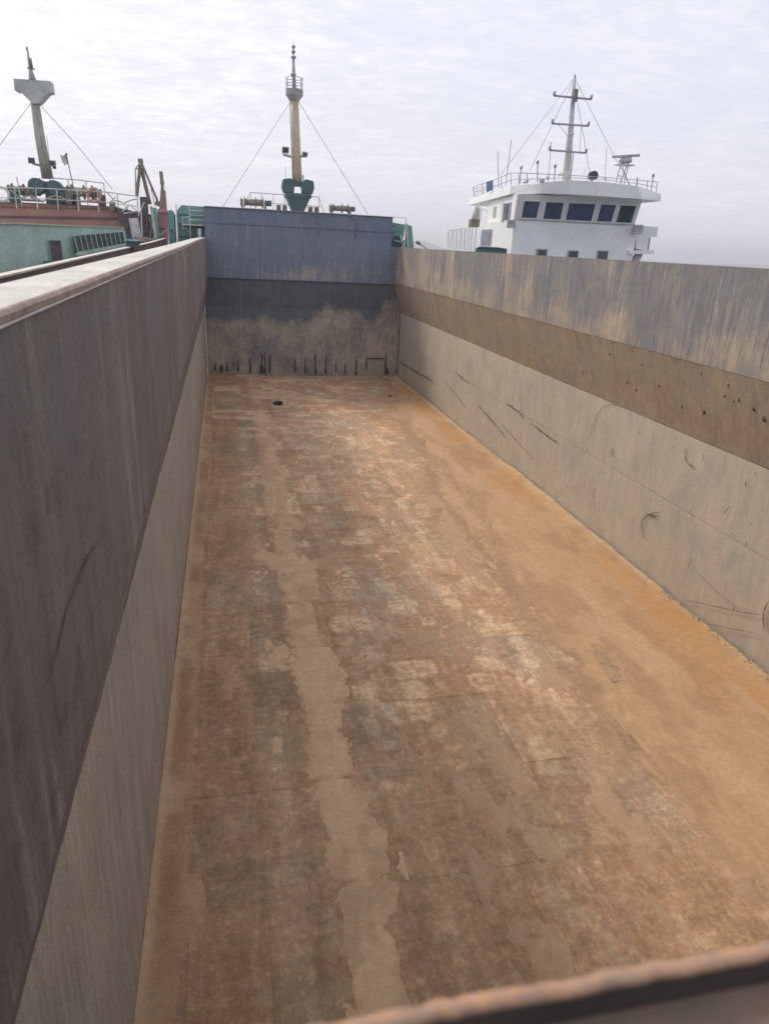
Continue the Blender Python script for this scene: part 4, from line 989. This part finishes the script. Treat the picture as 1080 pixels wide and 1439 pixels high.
MB().beam((-3.85, 44.60, 9.42), (-3.71, 44.60, 7.80), .16, .14).build('strut', M['palegreen'], gs)
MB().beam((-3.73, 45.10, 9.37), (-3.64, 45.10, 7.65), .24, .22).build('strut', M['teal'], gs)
for a, b in (((-5.43, 44.90, 9.08), (-4.99, 44.90, 9.44)), ((-5.36, 44.90, 8.98), (-4.64, 44.90, 9.13)), ((-4.99, 44.90, 9.44), (-4.64, 44.90, 9.13)), ((-4.53, 44.90, 9.02), (-4.22, 44.90, 9.62)), ((-6.03, 44.90, 9.52), (-5.71, 44.90, 9.79))):
    MB().tube([a, b], .035, 6).build('brace', M['offwhite'], gs)
# ship's rails
def rail_run(pts, drop, n, name='rail'):
    pts = [Vector(p) for p in pts]
    MB().tube(pts, .032, 6).build('rail', M['offwhite'], gs)
    MB().tube([p-V(0, 0, drop*.5) for p in pts], .026, 6).build('rail', M['offwhite'], gs)
    L_ = [(pts[i+1]-pts[i]).length for i in range(len(pts)-1)]; tot = sum(L_)
    for k in range(n+1):
        d = tot*k/n; i = 0
        while i < len(L_)-1 and d > L_[i]: d -= L_[i]; i += 1
        p = pts[i].lerp(pts[i+1], min(1, d/L_[i])); MB().tube([p, p-V(0, 0, drop)], .032, 6).build('rail_post', M['offwhite'], gs)
rail_run([(-13.13, 45.60, 9.92), (-9.21, 45.60, 10.05), (-6.24, 45.40, 10.04), (-4.61, 45.20, 9.91)], 1.05, 8)
rail_run([(-9.83, 49.00, 10.78), (-8.27, 49.00, 10.76), (-6.85, 49.00, 10.68)], 1.7, 3)
# mast of the neighbour
ms = MB().tube([(-9.75, 48.00, 10.68), (-9.92, 48.00, 12.89), (-9.97, 48.00, 14.54)], [.30, .265, .23], 18).build('mast', M['beige'], gs, True)
prof = [(-10.85, 47.60, 15.51), (-8.98, 47.60, 15.55), (-8.95, 47.60, 15.01), (-9.16, 47.60, 14.97), (-9.69, 47.60, 14.43), (-10.05, 47.60, 14.40), (-10.60, 47.60, 14.94), (-10.85, 47.60, 14.95)]
MB().prism(prof, (0, .8, 0)).build('crosstree_box', M['greyplate'], ms)
MB().tube([(-9.97, 48.00, 15.57), (-9.99, 48.00, 15.84), (-10.01, 48.00, 16.07), (-10.04, 48.00, 16.51), (-10.06, 48.00, 17.07)], [.20, .14, .09, .07, .04], 10).build('topmast', M['greypaint'], ms, True)
MB().tube([(-9.97, 47.90, 16.59), (-9.93, 47.90, 16.16)], .09, 8).build('signal_lamp', M['machinery'], ms, True)
MB().tube([(-10.08, 48.00, 17.00), (-10.07, 48.00, 17.17)], [.08, .03], 8).tube([(-10.08, 48.00, 17.17), (-10.07, 48.00, 17.04)], .02, 5).build('masthead_lamp', M['greypaint'], ms)
MB().beam((-10.16, 48.00, 16.14), (-9.80, 48.00, 16.11), .12, .08).build('yard', M['greypaint'], ms)
MB().beam((-10.46, 48.00, 11.42), (-9.98, 48.00, 11.31), .12, .12).build('lamp_bracket', M['boom'], ms); MB().beam((-9.71, 48.00, 11.35), (-9.29, 48.00, 11.45), .12, .14).build('lamp_bracket', M['boom'], ms); MB().beam((-9.72, 48.00, 11.64), (-9.43, 48.00, 11.51), .05, .05).build('cable', M['boom'], ms)
floodlight(ms, (-10.47, 47.90, 11.56), (.2, -1, -.2), .36); floodlight(ms, (-9.34, 47.90, 11.51), (-.4, -1, -.3), .30); floodlight(ms, (-9.30, 47.90, 11.29), (.4, -1, -.3), .18)
MB().tube([(-10.18, 48.00, 14.45), (-12.95, 46.50, 10.59)], .016, 5).build('stay', M['wire'], ms)
MB().tube([(-9.74, 48.00, 14.42), (-7.80, 47.20, 12.38), (-6.00, 46.00, 10.23)], .016, 5).build('stay', M['wire'], ms)
# its mast-foot machinery
mf = MB()
for px_, s, h in ((0, .9, .75),):
    mf.box((-9.75, 46.9, 9.3), (-8.15, 48.6, 10.25))
mf.build('mast_foot', M['darkteal'], gs, bevel=.08)
for a, r in (((-10.12, 47.00, 10.19), .42), ((-9.19, 47.00, 10.17), .38)):
    a = V(*a); MB().tube([a+V(0, -.4, 0), a+V(0, .5, 0)], r, 14).build('sheave_cheek', M['darkteal'], gs, True)
a = V(*(-9.67, 47.20, 10.23)); MB().box((a.x-.5, a.y-.3, a.z-.35), (a.x+.5, a.y+.5, a.z+.25)).build('winch_housing', M['darkteal'], gs, bevel=.08)

winch('mooring_winch', (-10.95, 47.00, 9.40), 1.0, .38, 'pale drum winch left of the mast foot on the red forecastle', 'winches on the red forecastle')
winch('mooring_winch', (-7.78, 47.00, 9.51), 1.1, .40, 'grey winch behind the life ring on the red forecastle', 'winches on the red forecastle')
bx = thing('deck_box', (-11.27, 46.60, 9.30), 'small dark green box at the left end of the red forecastle rail', 'box')
a = V(*(-11.27, 46.60, 9.30)); MB().box((a.x-.28, a.y-.2, a.z), (a.x+.28, a.y+.2, a.z+.52)).build('body', M['darkteal'], bx, bevel=.03); MB().box((a.x-.31, a.y-.23, a.z+.525), (a.x+.31, a.y+.23, a.z+.57)).build('lid', M['teal'], bx)
def life_ring(c, r, mat, label):
    c = Vector(c); n = 24
    mb = MB(); mb.tube([c+V(r*math.cos(2*math.pi*k/n), 0, r*math.sin(2*math.pi*k/n)) for k in range(n+1)], r*.22, 8, cap=False)
    root = thing('life_ring', c, label, 'life ring'); mb.build('ring', mat, root, True)
    for k in range(4):
        a = math.pi/4+k*math.pi/2; p = c+V(r*math.cos(a), 0, r*math.sin(a)); d = V(-math.sin(a), 0, math.cos(a))
        MB().tube([p-d*.05, p+d*.05], r*.25, 8).build('band', M['offwhite'], root, True)
life_ring((-6.91, 45.35, 9.85), .34, M['orange'], 'faded orange life ring on the red forecastle rail')
life_ring((-11.61, 45.40, 9.62), .34, M['offwhite'], 'whitish life ring on the rail at the left edge of the picture')
fg = thing('flag', (-8.02, 45.70, 9.51), 'tattered pale flag on a thin leaning staff above the red forecastle', 'flag')
MB().tube([(-7.97, 45.70, 10.02), (-8.19, 45.70, 11.81)], .03, 6).tube([(-8.18, 45.70, 11.78), (-8.20, 45.70, 11.87)], .07, 6).build('staff', M['boom'], fg)
def flag_cloth():
    A, B, Cc, D = V(*(-8.20, 45.70, 11.78)), V(*(-8.15, 45.70, 11.33)), V(*(-8.36, 45.60, 11.20)), V(*(-8.51, 45.60, 11.73))
    mb = MB(); n = 8; vs = []
    for i in range(n+1):
        for j in range(n+1):
            s, t = i/n, j/n; p = lerp(lerp(A, D, s), lerp(B, Cc, s), t)
            vs.append(p+V(0, .06*math.sin(s*7+t*2), .03*math.sin(s*9)))
    fs = [(i*(n+1)+j, (i+1)*(n+1)+j, (i+1)*(n+1)+j+1, i*(n+1)+j+1) for i in range(n) for j in range(n) if (i, j) not in ((7, 7), (5, 7), (7, 6), (3, 7))]
    mb.add(vs, fs); mb.build('cloth', M['cloth'], fg)
flag_cloth()
# stubby items on its deck
for (p, q, r, nm) in (((-8.38, 46.50, 9.46), (-8.32, 46.50, 10.05), .14, 'vent_pipe'), ((-10.96, 46.80, 9.83), (-10.85, 46.80, 10.13), .22, 'vent_pipe')):
    MB().tube([p, q], r, 10).build(nm, M['machinery'], gs, True)
MB().tube([(-10.76, 45.40, 10.51), (-10.67, 45.40, 9.14)], .03, 6).build('jack_staff', M['offwhite'], gs)

# ropes, hoses and cables lying about its rail and mast foot
for pts, r, m_ in (([(-11.09, 45.10, 9.81),(-10.67, 45.10, 9.44),(-10.05, 45.10, 9.59),(-9.54, 45.10, 9.33),(-8.86, 45.10, 9.69),(-8.23, 45.10, 9.44)], .035, 'rope'), ([(-8.45, 45.10, 10.17),(-8.15, 45.10, 9.87),(-7.69, 45.10, 9.72),(-7.16, 45.10, 9.97)], .03, 'wire'), ([(-9.52, 45.10, 10.53),(-9.81, 45.10, 10.09),(-10.10, 45.10, 9.51)], .03, 'wire'),
                   ([(-8.96, 45.10, 12.62),(-8.96, 45.10, 11.40),(-8.81, 45.10, 10.15),(-8.44, 45.10, 9.54)], .012, 'wire'), ([(-9.34, 45.10, 13.59),(-9.23, 45.10, 11.79),(-9.05, 45.10, 10.56)], .014, 'wire'), ([(-6.20, 45.10, 10.02),(-5.86, 45.10, 9.61),(-5.31, 45.10, 9.50),(-4.65, 45.10, 9.75)], .03, 'rope'),
                   ([(-5.28, 45.10, 9.35),(-5.01, 45.10, 8.93),(-5.20, 45.10, 8.40),(-5.40, 45.10, 7.87)], .03, 'wire'), ([(-4.22, 45.10, 9.41),(-4.16, 45.10, 8.68),(-4.29, 45.10, 7.85)], .035, 'wire'), ([(-4.07, 45.10, 8.87),(-3.91, 45.10, 8.39),(-4.07, 45.10, 7.71)], .03, 'rope')):
    P_ = [Vector(p) for p in pts]; Q = []
    for i in range(len(P_)-1):
        for t in (0, .25, .5, .75): Q.append(P_[i].lerp(P_[i+1], t)+V(0, 0, .05*math.sin(t*math.pi)))
    Q.append(P_[-1]); MB().tube(Q, r, 5).build('cable', M[m_], gs, True)
for p, w, h, m_ in ((V(*(-8.42, 46.20, 9.59)), .3, .4, 'machinery'), (V(*(-6.68, 46.40, 9.58)), .4, .35, 'darkmaroon'), (V(*(-8.79, 46.60, 9.66)), .25, .3, 'darkteal'), (V(*(-6.03, 45.60, 9.33)), .3, .25, 'machinery')):
    MB().box((p.x-w/2, p.y, p.z-.25), (p.x+w/2, p.y+.3, p.z+h)).build('fitting', M[m_], gs, bevel=.03)

# loading boom: two legs and a tie meeting at a head
bm_ = thing('boom_crane', (-4.35, 47.00, 9.67), 'brown A-frame boom standing between the red forecastle and the pink tower', 'crane')
ap = (-4.47, 47.00, 11.83)
MB().beam((-4.50, 47.00, 11.68), (-4.82, 47.00, 9.98), .17, .17).build('leg', M['boom'], bm_)
MB().beam((-4.49, 47.20, 11.51), (-4.13, 47.20, 9.61), .20, .20).build('leg', M['boom'], bm_)
MB().tube([(-4.40, 46.80, 11.70), (-3.67, 46.80, 9.81)], .065, 8).build('tie_rod', M['boom'], bm_)
MB().tube([(-4.50, 46.80, 11.73), (-4.77, 46.80, 11.42), (-4.84, 46.80, 10.12)], .04, 8).build('tie_rod', M['greypaint'], bm_)
MB().beam((-4.76, 46.90, 11.45), (-4.57, 46.90, 11.39), .06, .06).build('spacer', M['boom'], bm_)
a = V(*ap); MB().box((a.x-.14, a.y-.2, a.z-.10), (a.x+.12, a.y+.2, a.z+.14)).build('head', M['boom'], bm_, bevel=.03)
a = V(*(-4.42, 46.80, 9.46)); MB().box((a.x-.2, a.y-.2, a.z-.6), (a.x+.2, a.y+.2, a.z+.50)).build('hydraulic_box', M['darkmaroon'], bm_)
a = V(*(-3.66, 46.80, 9.66)); MB().tube([a+V(0, -.1, 0), a+V(0, .1, 0)], .16, 12).build('sheave', M['boom'], bm_, True)
MB().tube([(-3.98, 46.60, 10.53), (-3.81, 46.60, 9.49)], .02, 5).build('wire', M['wire'], bm_)

pk = thing('loading_tower', (-3.47, 45.60, 7.27), 'faded pink stepped tower left of the teal housing', 'tower')
MB().loft([(-3.67, 45.60, 7.19), (-3.12, 45.60, 7.21), (-3.19, 46.60, 7.20), (-3.75, 46.60, 7.17)], [(-3.62, 45.60, 9.32), (-3.05, 45.60, 9.35), (-3.12, 46.60, 9.38), (-3.70, 46.60, 9.34)]).build('lower_column', M['pink'], pk)
MB().loft([(-3.54, 45.70, 9.14), (-3.11, 45.70, 9.16), (-3.16, 46.40, 9.18), (-3.60, 46.40, 9.15)], [(-3.33, 45.70, 10.67), (-3.20, 45.70, 10.67), (-3.25, 46.40, 10.71), (-3.38, 46.40, 10.71)]).build('upper_column', M['boom'], pk)
MB().loft([(-3.30, 45.65, 9.15), (-3.09, 45.65, 9.16), (-3.13, 46.30, 9.18), (-3.35, 46.30, 9.16)], [(-3.20, 45.65, 10.30), (-3.10, 45.65, 10.31), (-3.14, 46.30, 10.34), (-3.24, 46.30, 10.34)]).build('guide_plate', M['red'], pk)
MB().beam((-3.28, 45.90, 10.61), (-3.32, 45.90, 11.30), .19, .19).build('extension', M['boom'], pk)
MB().beam((-3.39, 45.80, 10.70), (-3.16, 45.80, 10.70), .2, .07).build('collar', M['boom'], pk)
MB().beam((-3.66, 45.50, 9.11), (-3.04, 45.50, 9.14), .1, .05).beam((-3.67, 45.50, 8.30), (-3.05, 45.50, 8.33), .06, .05).build('band', M['darkmaroon'], pk)
hz_ = thing('hose', (-3.63, 45.00, 7.77), 'pale hose looped down from the teal post to the heap of rope', 'hose')
MB().tube([(-3.03, 45.30, 8.36), (-3.27, 45.20, 8.13), (-3.55, 45.10, 7.92), (-3.86, 45.00, 7.76), (-4.09, 44.80, 7.52)], .05, 8).build('run', M['rope'], hz_, True)
rp = thing('rope_heap', (-4.15, 44.60, 7.48), 'heap of pale rope on the neighbour deck left of the pink tower', 'rope')
for k in range(7):
    c = V(*(-4.07, 44.60, 7.49)) + V(random.uniform(-.6, .4), random.uniform(-.2, .3), -.1+.06*k); rr = random.uniform(.18, .34)
    MB().tube([c+V(rr*math.cos(a*.5), rr*math.sin(a*.5), .05*math.sin(a)) for a in range(14)], .035, 6, cap=False).build('coil', M['rope'], rp, True)

# ------------------------------------------------------------------ white wheelhouse of the ship on the right
wh = thing('white_wheelhouse', (20, 46, 6), 'white ship wheelhouse with five dark front windows beyond the right-hand wall', 'wheelhouse')
Wm = M['white']
# body: front corner, right corner, rear corners
FL, FR = V(*(16.73, 42.70, 9.76)), V(*(24.47, 42.40, 9.83)); BLc = V(*(17.40, 50.50, 10.00))
lo = 4.6; bt = FL.z
body = [(FL.x, FL.y), (FR.x+.1, FR.y), (FR.x+.9, 52.0), (BLc.x, 50.5)]
MB().loft([(x, y, lo) for x, y in body], [(body[0][0], body[0][1], bt), (body[1][0], body[1][1], bt), (body[2][0], body[2][1], bt), (body[3][0], body[3][1], bt)]).build('lower_body', Wm, wh)
# leaning front with five windows
P00, P10, P01, P11 = V(*(16.69, 42.62, 9.81)), V(*(24.31, 42.32, 9.88)), V(*(16.49, 41.90, 11.10)), V(*(24.15, 41.60, 11.25))
MB().loft([P00, P10, P11, P01], [P00+V(0, .2, 0), P10+V(0, .2, 0), P11+V(0, .2, 0), P01+V(0, .2, 0)]).build('front_panel', Wm, wh)
nrm = (P10-P00).cross(P01-P00).normalized()
if nrm.y > 0: nrm = -nrm
def on_panel(s, t): return lerp(lerp(P00, P10, s), lerp(P01, P11, s), t)
for s0, s1, g in ((.050, .180, 'glass'), (.228, .375, 'glass'), (.412, .632, 'glass'), (.672, .800, 'glass'), (.833, .968, 'glass2')):
    q = [on_panel(s0, .045), on_panel(s1, .045), on_panel(s1, .76), on_panel(s0, .76)]
    if s0 < .1: q = [on_panel(s0, .05), on_panel(s1, .05), on_panel(s1+.005, .76), on_panel(s0+.005, .76)]
    w = MB()
    for a, b in ((0, 1), (1, 2), (2, 3), (3, 0)): w.beam(q[a]+nrm*.02, q[b]+nrm*.02, .055, .045, nrm)
    w = w.build('window_frame', Wm, wh)
    MB().loft([p+nrm*.012 for p in q], [p-nrm*.02 for p in q]).build('pane', M[g], w)
    mid_ = (q[2]+q[3])*.5+nrm*.06
    MB().tube([mid_, lerp(mid_, q[0]+nrm*.03, .8)], .012, 5).tube([lerp(q[0], q[3], .05)+nrm*.04+V(.12, 0, 0), lerp(q[0], q[3], .62)+nrm*.04+V(.2, 0, 0)], .012, 5).build('wiper', M['wire'], w)
    MB().beam(lerp(P00, P10, s0)+nrm*.03+V(0, 0, .02), lerp(P00, P10, s1)+nrm*.03+V(0, 0, .02), .05, .04).build('drip_sill', M['offwhite'], wh)
# cabin interior body behind the front, and the left cabin side
cab = [(P00.x+.02, 42.75), (P10.x-.02, 42.5), (P10.x+.5, 50.5), (BLc.x+.35, 50.3)]
rb = 11.15
MB().loft([(x, y, bt-.02) for x, y in cab], [(x, y, rb) for x, y in cab]).build('cabin', Wm, wh)
def side_pt(s, z): return V(*lerp((cab[0][0], cab[0][1], z), (cab[3][0], cab[3][1], z), s))
sn = V(-1, 0, 0)
def side_panel(name, s0, s1, z0, z1, mat, d=.03):
    q = [side_pt(s0, z0), side_pt(s1, z0), side_pt(s1, z1), side_pt(s0, z1)]
    return MB().loft([p+sn*d for p in q], [p+sn*.001 for p in q]).build(name, mat, wh)
side_panel('side_door', .12, .26, bt, 10.75, M['glass'])
side_panel('side_window', .36, .44, 10.0, 10.7, M['glass'])
side_panel('side_window', .66, .76, 10.05, 10.7, M['greypaint'])
side_panel('door_leaf', .28, .35, bt, 10.75, M['offwhite'], .2)
# roof with a deep fascia, higher in the middle
rbz = 11.15
RBp = [V(*(18.24, 56.20, 11.14)), V(*(16.61, 43.60, 11.17)), V(*(17.77, 41.60, 11.18)), V(*(19.05, 40.60, 11.17)), V(*(21.18, 40.50, 11.18)), V(*(23.57, 40.60, 11.17)), V(*(25.37, 41.60, 11.22))]
RTp = [V(*(18.31, 56.20, 11.62)), V(*(16.65, 43.60, 11.60)), V(*(17.70, 41.60, 11.73)), V(*(18.94, 40.60, 11.89)), V(*(21.06, 40.50, 11.90)), V(*(23.13, 40.60, 11.83)), V(*(25.29, 41.60, 11.60))]
RBp.append(V(RBp[-1].x+1.2, 56, rbz)); RTp.append(V(RTp[-1].x+1.2, 56, RTp[-1].z))
MB().loft(RBp, RTp).build('roof', Wm, wh)
# vents beside the windows
def louvre(root, p0, p1, n, name='louvre'):
    a, b = V(*p0), V(*p1); f = MB().box((a.x, a.y-.06, b.z), (b.x, a.y+.1, a.z)).build(name, M['greypaint'], root)
    for k in range(n):
        z = a.z-(a.z-b.z)*(k+.5)/n; MB().beam((a.x+.02, a.y-.08, z), (b.x-.02, a.y-.08, z), .05, (a.z-b.z)/n*.45).build('slat', M['offwhite'], f)
louvre(wh, (24.08, 42.00, 9.87), (24.70, 42.00, 9.36), 4); louvre(wh, (16.29, 42.60, 9.75), (16.79, 42.60, 9.29), 4)
# portholes low on the front
for p0, p1 in (((18.36, 42.55, 8.18), (18.91, 42.55, 7.84)), ((20.36, 42.50, 8.19), (20.93, 42.50, 7.81)), ((22.25, 42.45, 8.27), (22.86, 42.45, 7.73))):
    a, b = V(*p0), V(*p1); w = MB().box((a.x-.06, a.y-.05, b.z-.06), (b.x+.06, a.y+.12, a.z+.06)).build('small_window', M['greypaint'], wh, bevel=.03)
    MB().box((a.x, a.y-.062, b.z), (b.x, a.y-.051, a.z)).build('pane', M['glass2'], w)
# left side below: dark window and dark arched canopy
def low_side(s, z): return V(*lerp((FL.x, FL.y, z), (BLc.x, BLc.y, z), s))
q = [low_side(.60, 8.30), low_side(.95, 8.30), low_side(.95, 9.32), low_side(.60, 9.32)]
w = MB().loft([p+V(-.05, -.02, 0) for p in q], [p+V(.02, 0, 0) for p in q]).build('side_window', M['greypaint'], wh)
q = [low_side(.63, 8.36), low_side(.92, 8.36), low_side(.92, 9.26), low_side(.63, 9.26)]
MB().loft([p+V(-.07, -.02, 0) for p in q], [p+V(-.052, -.02, 0) for p in q]).build('pane', M['glass'], w)
arc = [(15.45, 45.50, 7.75), (15.47, 45.50, 8.09), (15.63, 45.20, 8.21), (16.41, 44.00, 8.21), (16.87, 43.50, 8.14), (17.04, 43.30, 7.99), (17.07, 43.30, 7.75)]
tag(MB().prism(arc, (.5, 1.2, 0)).build('boat_cover', M['darkteal'], None), 'dark green rounded boat cover at the left foot of the white wheelhouse', 'boat cover')
# right wing: notch, slab and bracket
MB().prism([(24.58, 42.60, 9.84), (26.08, 42.60, 9.84), (26.12, 42.60, 9.27), (25.66, 42.60, 9.25), (25.67, 42.60, 8.46), (24.83, 42.60, 8.51)], (.3, 4, 0)).build('wing_screen', Wm, wh)
MB().prism([(24.19, 42.20, 8.40), (25.84, 42.20, 8.50), (25.86, 42.20, 8.27), (24.22, 42.20, 8.20)], (.3, 5, 0)).build('wing_deck', Wm, wh)
MB().prism([(24.93, 42.50, 8.23), (25.31, 42.50, 8.24), (25.08, 42.50, 7.69), (24.59, 42.50, 7.67)], (.1, .5, 0)).build('wing_bracket', M['greypaint'], wh)
MB().tube([(25.41, 42.20, 9.19), (25.40, 42.20, 8.50)], .05, 6).build('wing_post', M['greypaint'], wh)
# stack and post under the roof's left end
MB().tube([(17.80, 53.00, 10.92), (17.81, 53.00, 9.69)], [.24, .33], 12).build('corner_post', M['offwhite'], wh, True)
a = V(*(17.61, 52.60, 9.77)); MB().box((a.x-.35, a.y-.3, a.z-.25), (a.x+.3, a.y+.3, a.z+.28)).build('bundle', M['machinery'], wh, bevel=.06)
MB().tube([(17.83, 52.00, 10.84), (17.82, 52.00, 9.87)], .03, 6).tube([(17.58, 52.00, 10.78), (17.93, 51.00, 10.59)], .03, 6).build('stair_rail', M['offwhite'], wh)
# rear deck railing at the left
def px_rail(root, top, bot, nposts, mid=(0.5,), r=.03, mat='offwhite'):
    top = [Vector(p) for p in top]; bot = [Vector(p) for p in bot]
    MB().tube(top, r, 6).build('rail', M[mat], root)
    for m_ in mid: MB().tube([lerp(b, t, m_) for t, b in zip(top, bot)], r*.8, 6).build('rail', M[mat], root)
    n = len(top)-1
    for k in range(nposts+1):
        s = k/nposts*n; i = min(int(s), n-1); f = s-i
        MB().tube([lerp(top[i], top[i+1], f), lerp(bot[i], bot[i+1], f)], r, 6).build('rail_post', M[mat], root)
px_rail(wh, [(17.90, 60.00, 9.34), (18.19, 57.00, 9.51), (18.26, 54.00, 9.66)], [(18.01, 60.00, 7.90), (18.28, 57.00, 7.93), (18.26, 54.00, 7.95)], 7, (0.52,), .035)
px_rail(wh, [(18.76, 62.50, 9.49), (19.75, 60.00, 9.73)], [(18.95, 62.50, 7.96), (19.85, 60.00, 7.98)], 5, (0.5,), .03)
MB().prism([(18.08, 60.00, 7.85), (18.21, 54.00, 7.85), (18.23, 54.00, 7.65), (18.10, 60.00, 7.63)], (1.5, 1, 0)).build('rear_deck', Wm, wh)
# rails round the roof
px_rail(wh, [(18.07, 55.00, 12.32), (17.26, 48.50, 12.27), (16.64, 43.80, 12.34), (17.18, 42.60, 12.27), (19.19, 41.20, 12.18), (21.28, 41.00, 12.19), (23.41, 41.20, 12.20), (25.17, 42.00, 12.27)],
        [(18.24, 55.00, 11.70), (17.33, 48.50, 11.59), (16.76, 43.80, 11.66), (17.25, 42.60, 11.69), (19.22, 41.20, 11.96), (21.32, 41.00, 11.97), (23.47, 41.20, 11.87), (25.19, 42.00, 11.71)], 14, (0.45,), .022, 'greypaint')
px_rail(wh, [(18.79, 57.00, 12.38), (19.80, 57.00, 12.59)], [(18.96, 57.00, 11.79), (19.93, 57.00, 11.95)], 4, (0.1,), .025)
MB().loft([(17.00, 49.00, 12.22), (17.14, 48.20, 12.28), (17.21, 48.20, 11.70), (17.06, 49.00, 11.58)], [(17.01, 49.05, 12.22), (17.16, 48.25, 12.29), (17.22, 48.25, 11.70), (17.08, 49.05, 11.59)]).build('name_board', M['blue'], wh)
# whips and small lamps on the roof
for p, q, r in (((16.51, 46.00, 13.72), (16.78, 46.00, 11.67), .022), ((16.75, 44.50, 14.19), (16.67, 44.50, 11.73), .022), ((17.52, 42.00, 12.77), (17.62, 42.00, 11.79), .03), ((18.62, 43.00, 14.01), (18.71, 43.00, 12.07), .018),
                ((18.51, 41.80, 12.64), (18.55, 41.80, 11.90), .03), ((20.08, 43.00, 13.66), (20.10, 43.00, 12.16), .028), ((22.13, 43.00, 14.03), (22.30, 43.00, 12.22), .015), ((23.61, 41.60, 12.39), (23.61, 41.60, 11.90), .03),
                ((24.83, 42.00, 12.59), (24.85, 42.00, 11.77), .035), ((20.98, 43.00, 12.97), (20.89, 43.00, 12.36), .012), ((16.95, 43.00, 12.60), (16.97, 43.00, 11.74), .03)):
    MB().tube([p, q], r, 6).build('roof_aerial', M['greypaint'], wh)
for p in ((17.51, 42.00, 12.79), (18.51, 41.80, 12.64), (24.83, 42.00, 12.57), (18.23, 42.00, 12.01), (16.96, 43.00, 12.56)):
    p = V(*p); MB().tube([p-V(0, 0, .06), p+V(0, 0, .10)], .08, 8).build('aerial_cap', M['greypaint'], wh, True)
a = V(*(20.68, 41.40, 12.27)); 
sl_ = MB().tube([a+V(0, -.22, 0), a+V(0, .12, 0)], .24, 16).build('searchlight', M['darkgap'], wh, True)
MB().tube([a-V(0, 0, .5), a], .05, 8).build('stem', M['greypaint'], sl_)
a = V(*(19.03, 42.00, 12.25)); MB().tube([a+V(-.18, 0, 0), a+V(.15, -.1, .05)], [.07, .14], 12).build('horn', M['offwhite'], wh, True)
MB().tube([(17.03, 42.60, 11.75), (17.32, 42.60, 11.88)], .05, 8).tube([(17.68, 41.80, 11.83), (17.94, 41.80, 11.87)], .10, 8).build('roof_lamp', M['greypaint'], wh)

# signal mast on the wheelhouse roof
sm = MB().tube([(19.61, 42.50, 12.05), (19.51, 42.50, 14.38), (19.39, 42.50, 16.57), (19.38, 42.50, 17.20)], [.24, .17, .11, .07], 14).build('signal_mast', M['offwhite'], wh, True)
MB().tube([(19.39, 42.50, 17.13), (19.34, 42.50, 17.37)], [.07, .04], 8).build('masthead_lamp', M['greypaint'], sm)
MB().beam((19.37, 42.20, 16.61), (19.40, 42.20, 16.00), .24, .2).build('lamp_stack', M['machinery'], sm)
for A_, B_, mid_ in (((18.17, 42.30, 16.22), (20.41, 42.30, 16.22), .04), ((18.25, 42.30, 14.85), (20.45, 42.30, 14.89), .04), ((18.27, 42.30, 13.51), (20.52, 42.30, 13.51), .04)):
    A_, B_ = V(*A_), V(*B_); y_ = MB().tube([A_, B_], .055, 8).build('yard', M['greypaint'], sm, True)
    for p in (A_, B_): MB().tube([p, p+V(0, 0, .22)], .075, 8).build('yard_lamp', M['greypaint'], y_, True)
MB().tube([(19.41, 42.30, 14.38), (19.53, 42.10, 14.39)], .05, 6).build('bracket', M['greypaint'], sm)
for p, q in (((19.32, 42.50, 17.19), (16.25, 44.50, 12.21)), ((19.33, 42.50, 17.12), (17.71, 43.50, 12.50)), ((19.42, 42.50, 17.13), (22.35, 42.50, 13.58)), ((19.71, 42.50, 16.07), (20.78, 42.00, 12.47)), ((18.62, 42.40, 14.88), (19.36, 42.40, 14.28)), ((20.07, 42.40, 14.84), (20.18, 42.40, 13.57)), ((22.35, 42.50, 13.58), (23.51, 42.00, 11.92))):
    MB().tube([p, q], .012, 4).build('stay', M['wire'], sm)
# radar: scanner bar on a rounded turning unit on four legs
rd = MB().tube([(22.92, 42.50, 13.19), (22.98, 42.50, 13.35), (23.34, 42.50, 13.41), (23.47, 42.50, 13.23)], [.16, .24, .24, .16], 14).build('radar', M['offwhite'], wh, True)
MB().beam((22.20, 42.30, 13.42), (23.92, 42.30, 13.62), .16, .14).build('scanner_bar', M['greypaint'], rd, bevel=.03)
MB().box((22.69, 42.20, 13.04), (23.67, 42.90, 13.10)).build('radar_table', M['greypaint'], rd)
for p, q in (((22.80, 42.30, 13.00), (22.65, 42.30, 12.04)), ((23.30, 42.30, 13.03), (23.20, 42.30, 12.03)), ((23.21, 42.90, 13.07), (23.92, 42.90, 12.00)), ((23.54, 42.90, 13.09), (23.24, 42.90, 12.11)), ((22.71, 42.30, 12.46), (23.27, 42.30, 12.42))):
    MB().tube([p, q], .03, 6).build('leg', M['greypaint'], rd)
# hull the wheelhouse stands on
wr_ = thing('white_ship_hull', (20, 46, 0), 'pale hull and deck under the white wheelhouse, hidden behind the right-hand wall', 'ship')
MB().box((14.5, 40, -1.2), (30, 64, 4.58)).build('hull_side', M['offwhite'], wr_)

# ------------------------------------------------------------------ haze
hzb = MB().box((-4200, -3000, -1.7), (4200, 4200, 60))
hzo = hzb.build('haze', M['cloth'])
hm = bpy.data.materials.new('haze_air'); hm.use_nodes = True
ht = hm.node_tree; ht.nodes.clear()
ho = ht.nodes.new('ShaderNodeOutputMaterial'); hv = ht.nodes.new('ShaderNodeVolumePrincipled')
hv.inputs['Color'].default_value = (0.95, 0.955, 1.0, 1); hv.inputs['Density'].default_value = 0.0006; hv.inputs['Anisotropy'].default_value = 0.3
ht.links.new(hv.outputs[0], ho.inputs['Volume'])
hzo.data.materials.clear(); hzo.data.materials.append(hm)
tag(hzo, kind='stuff')
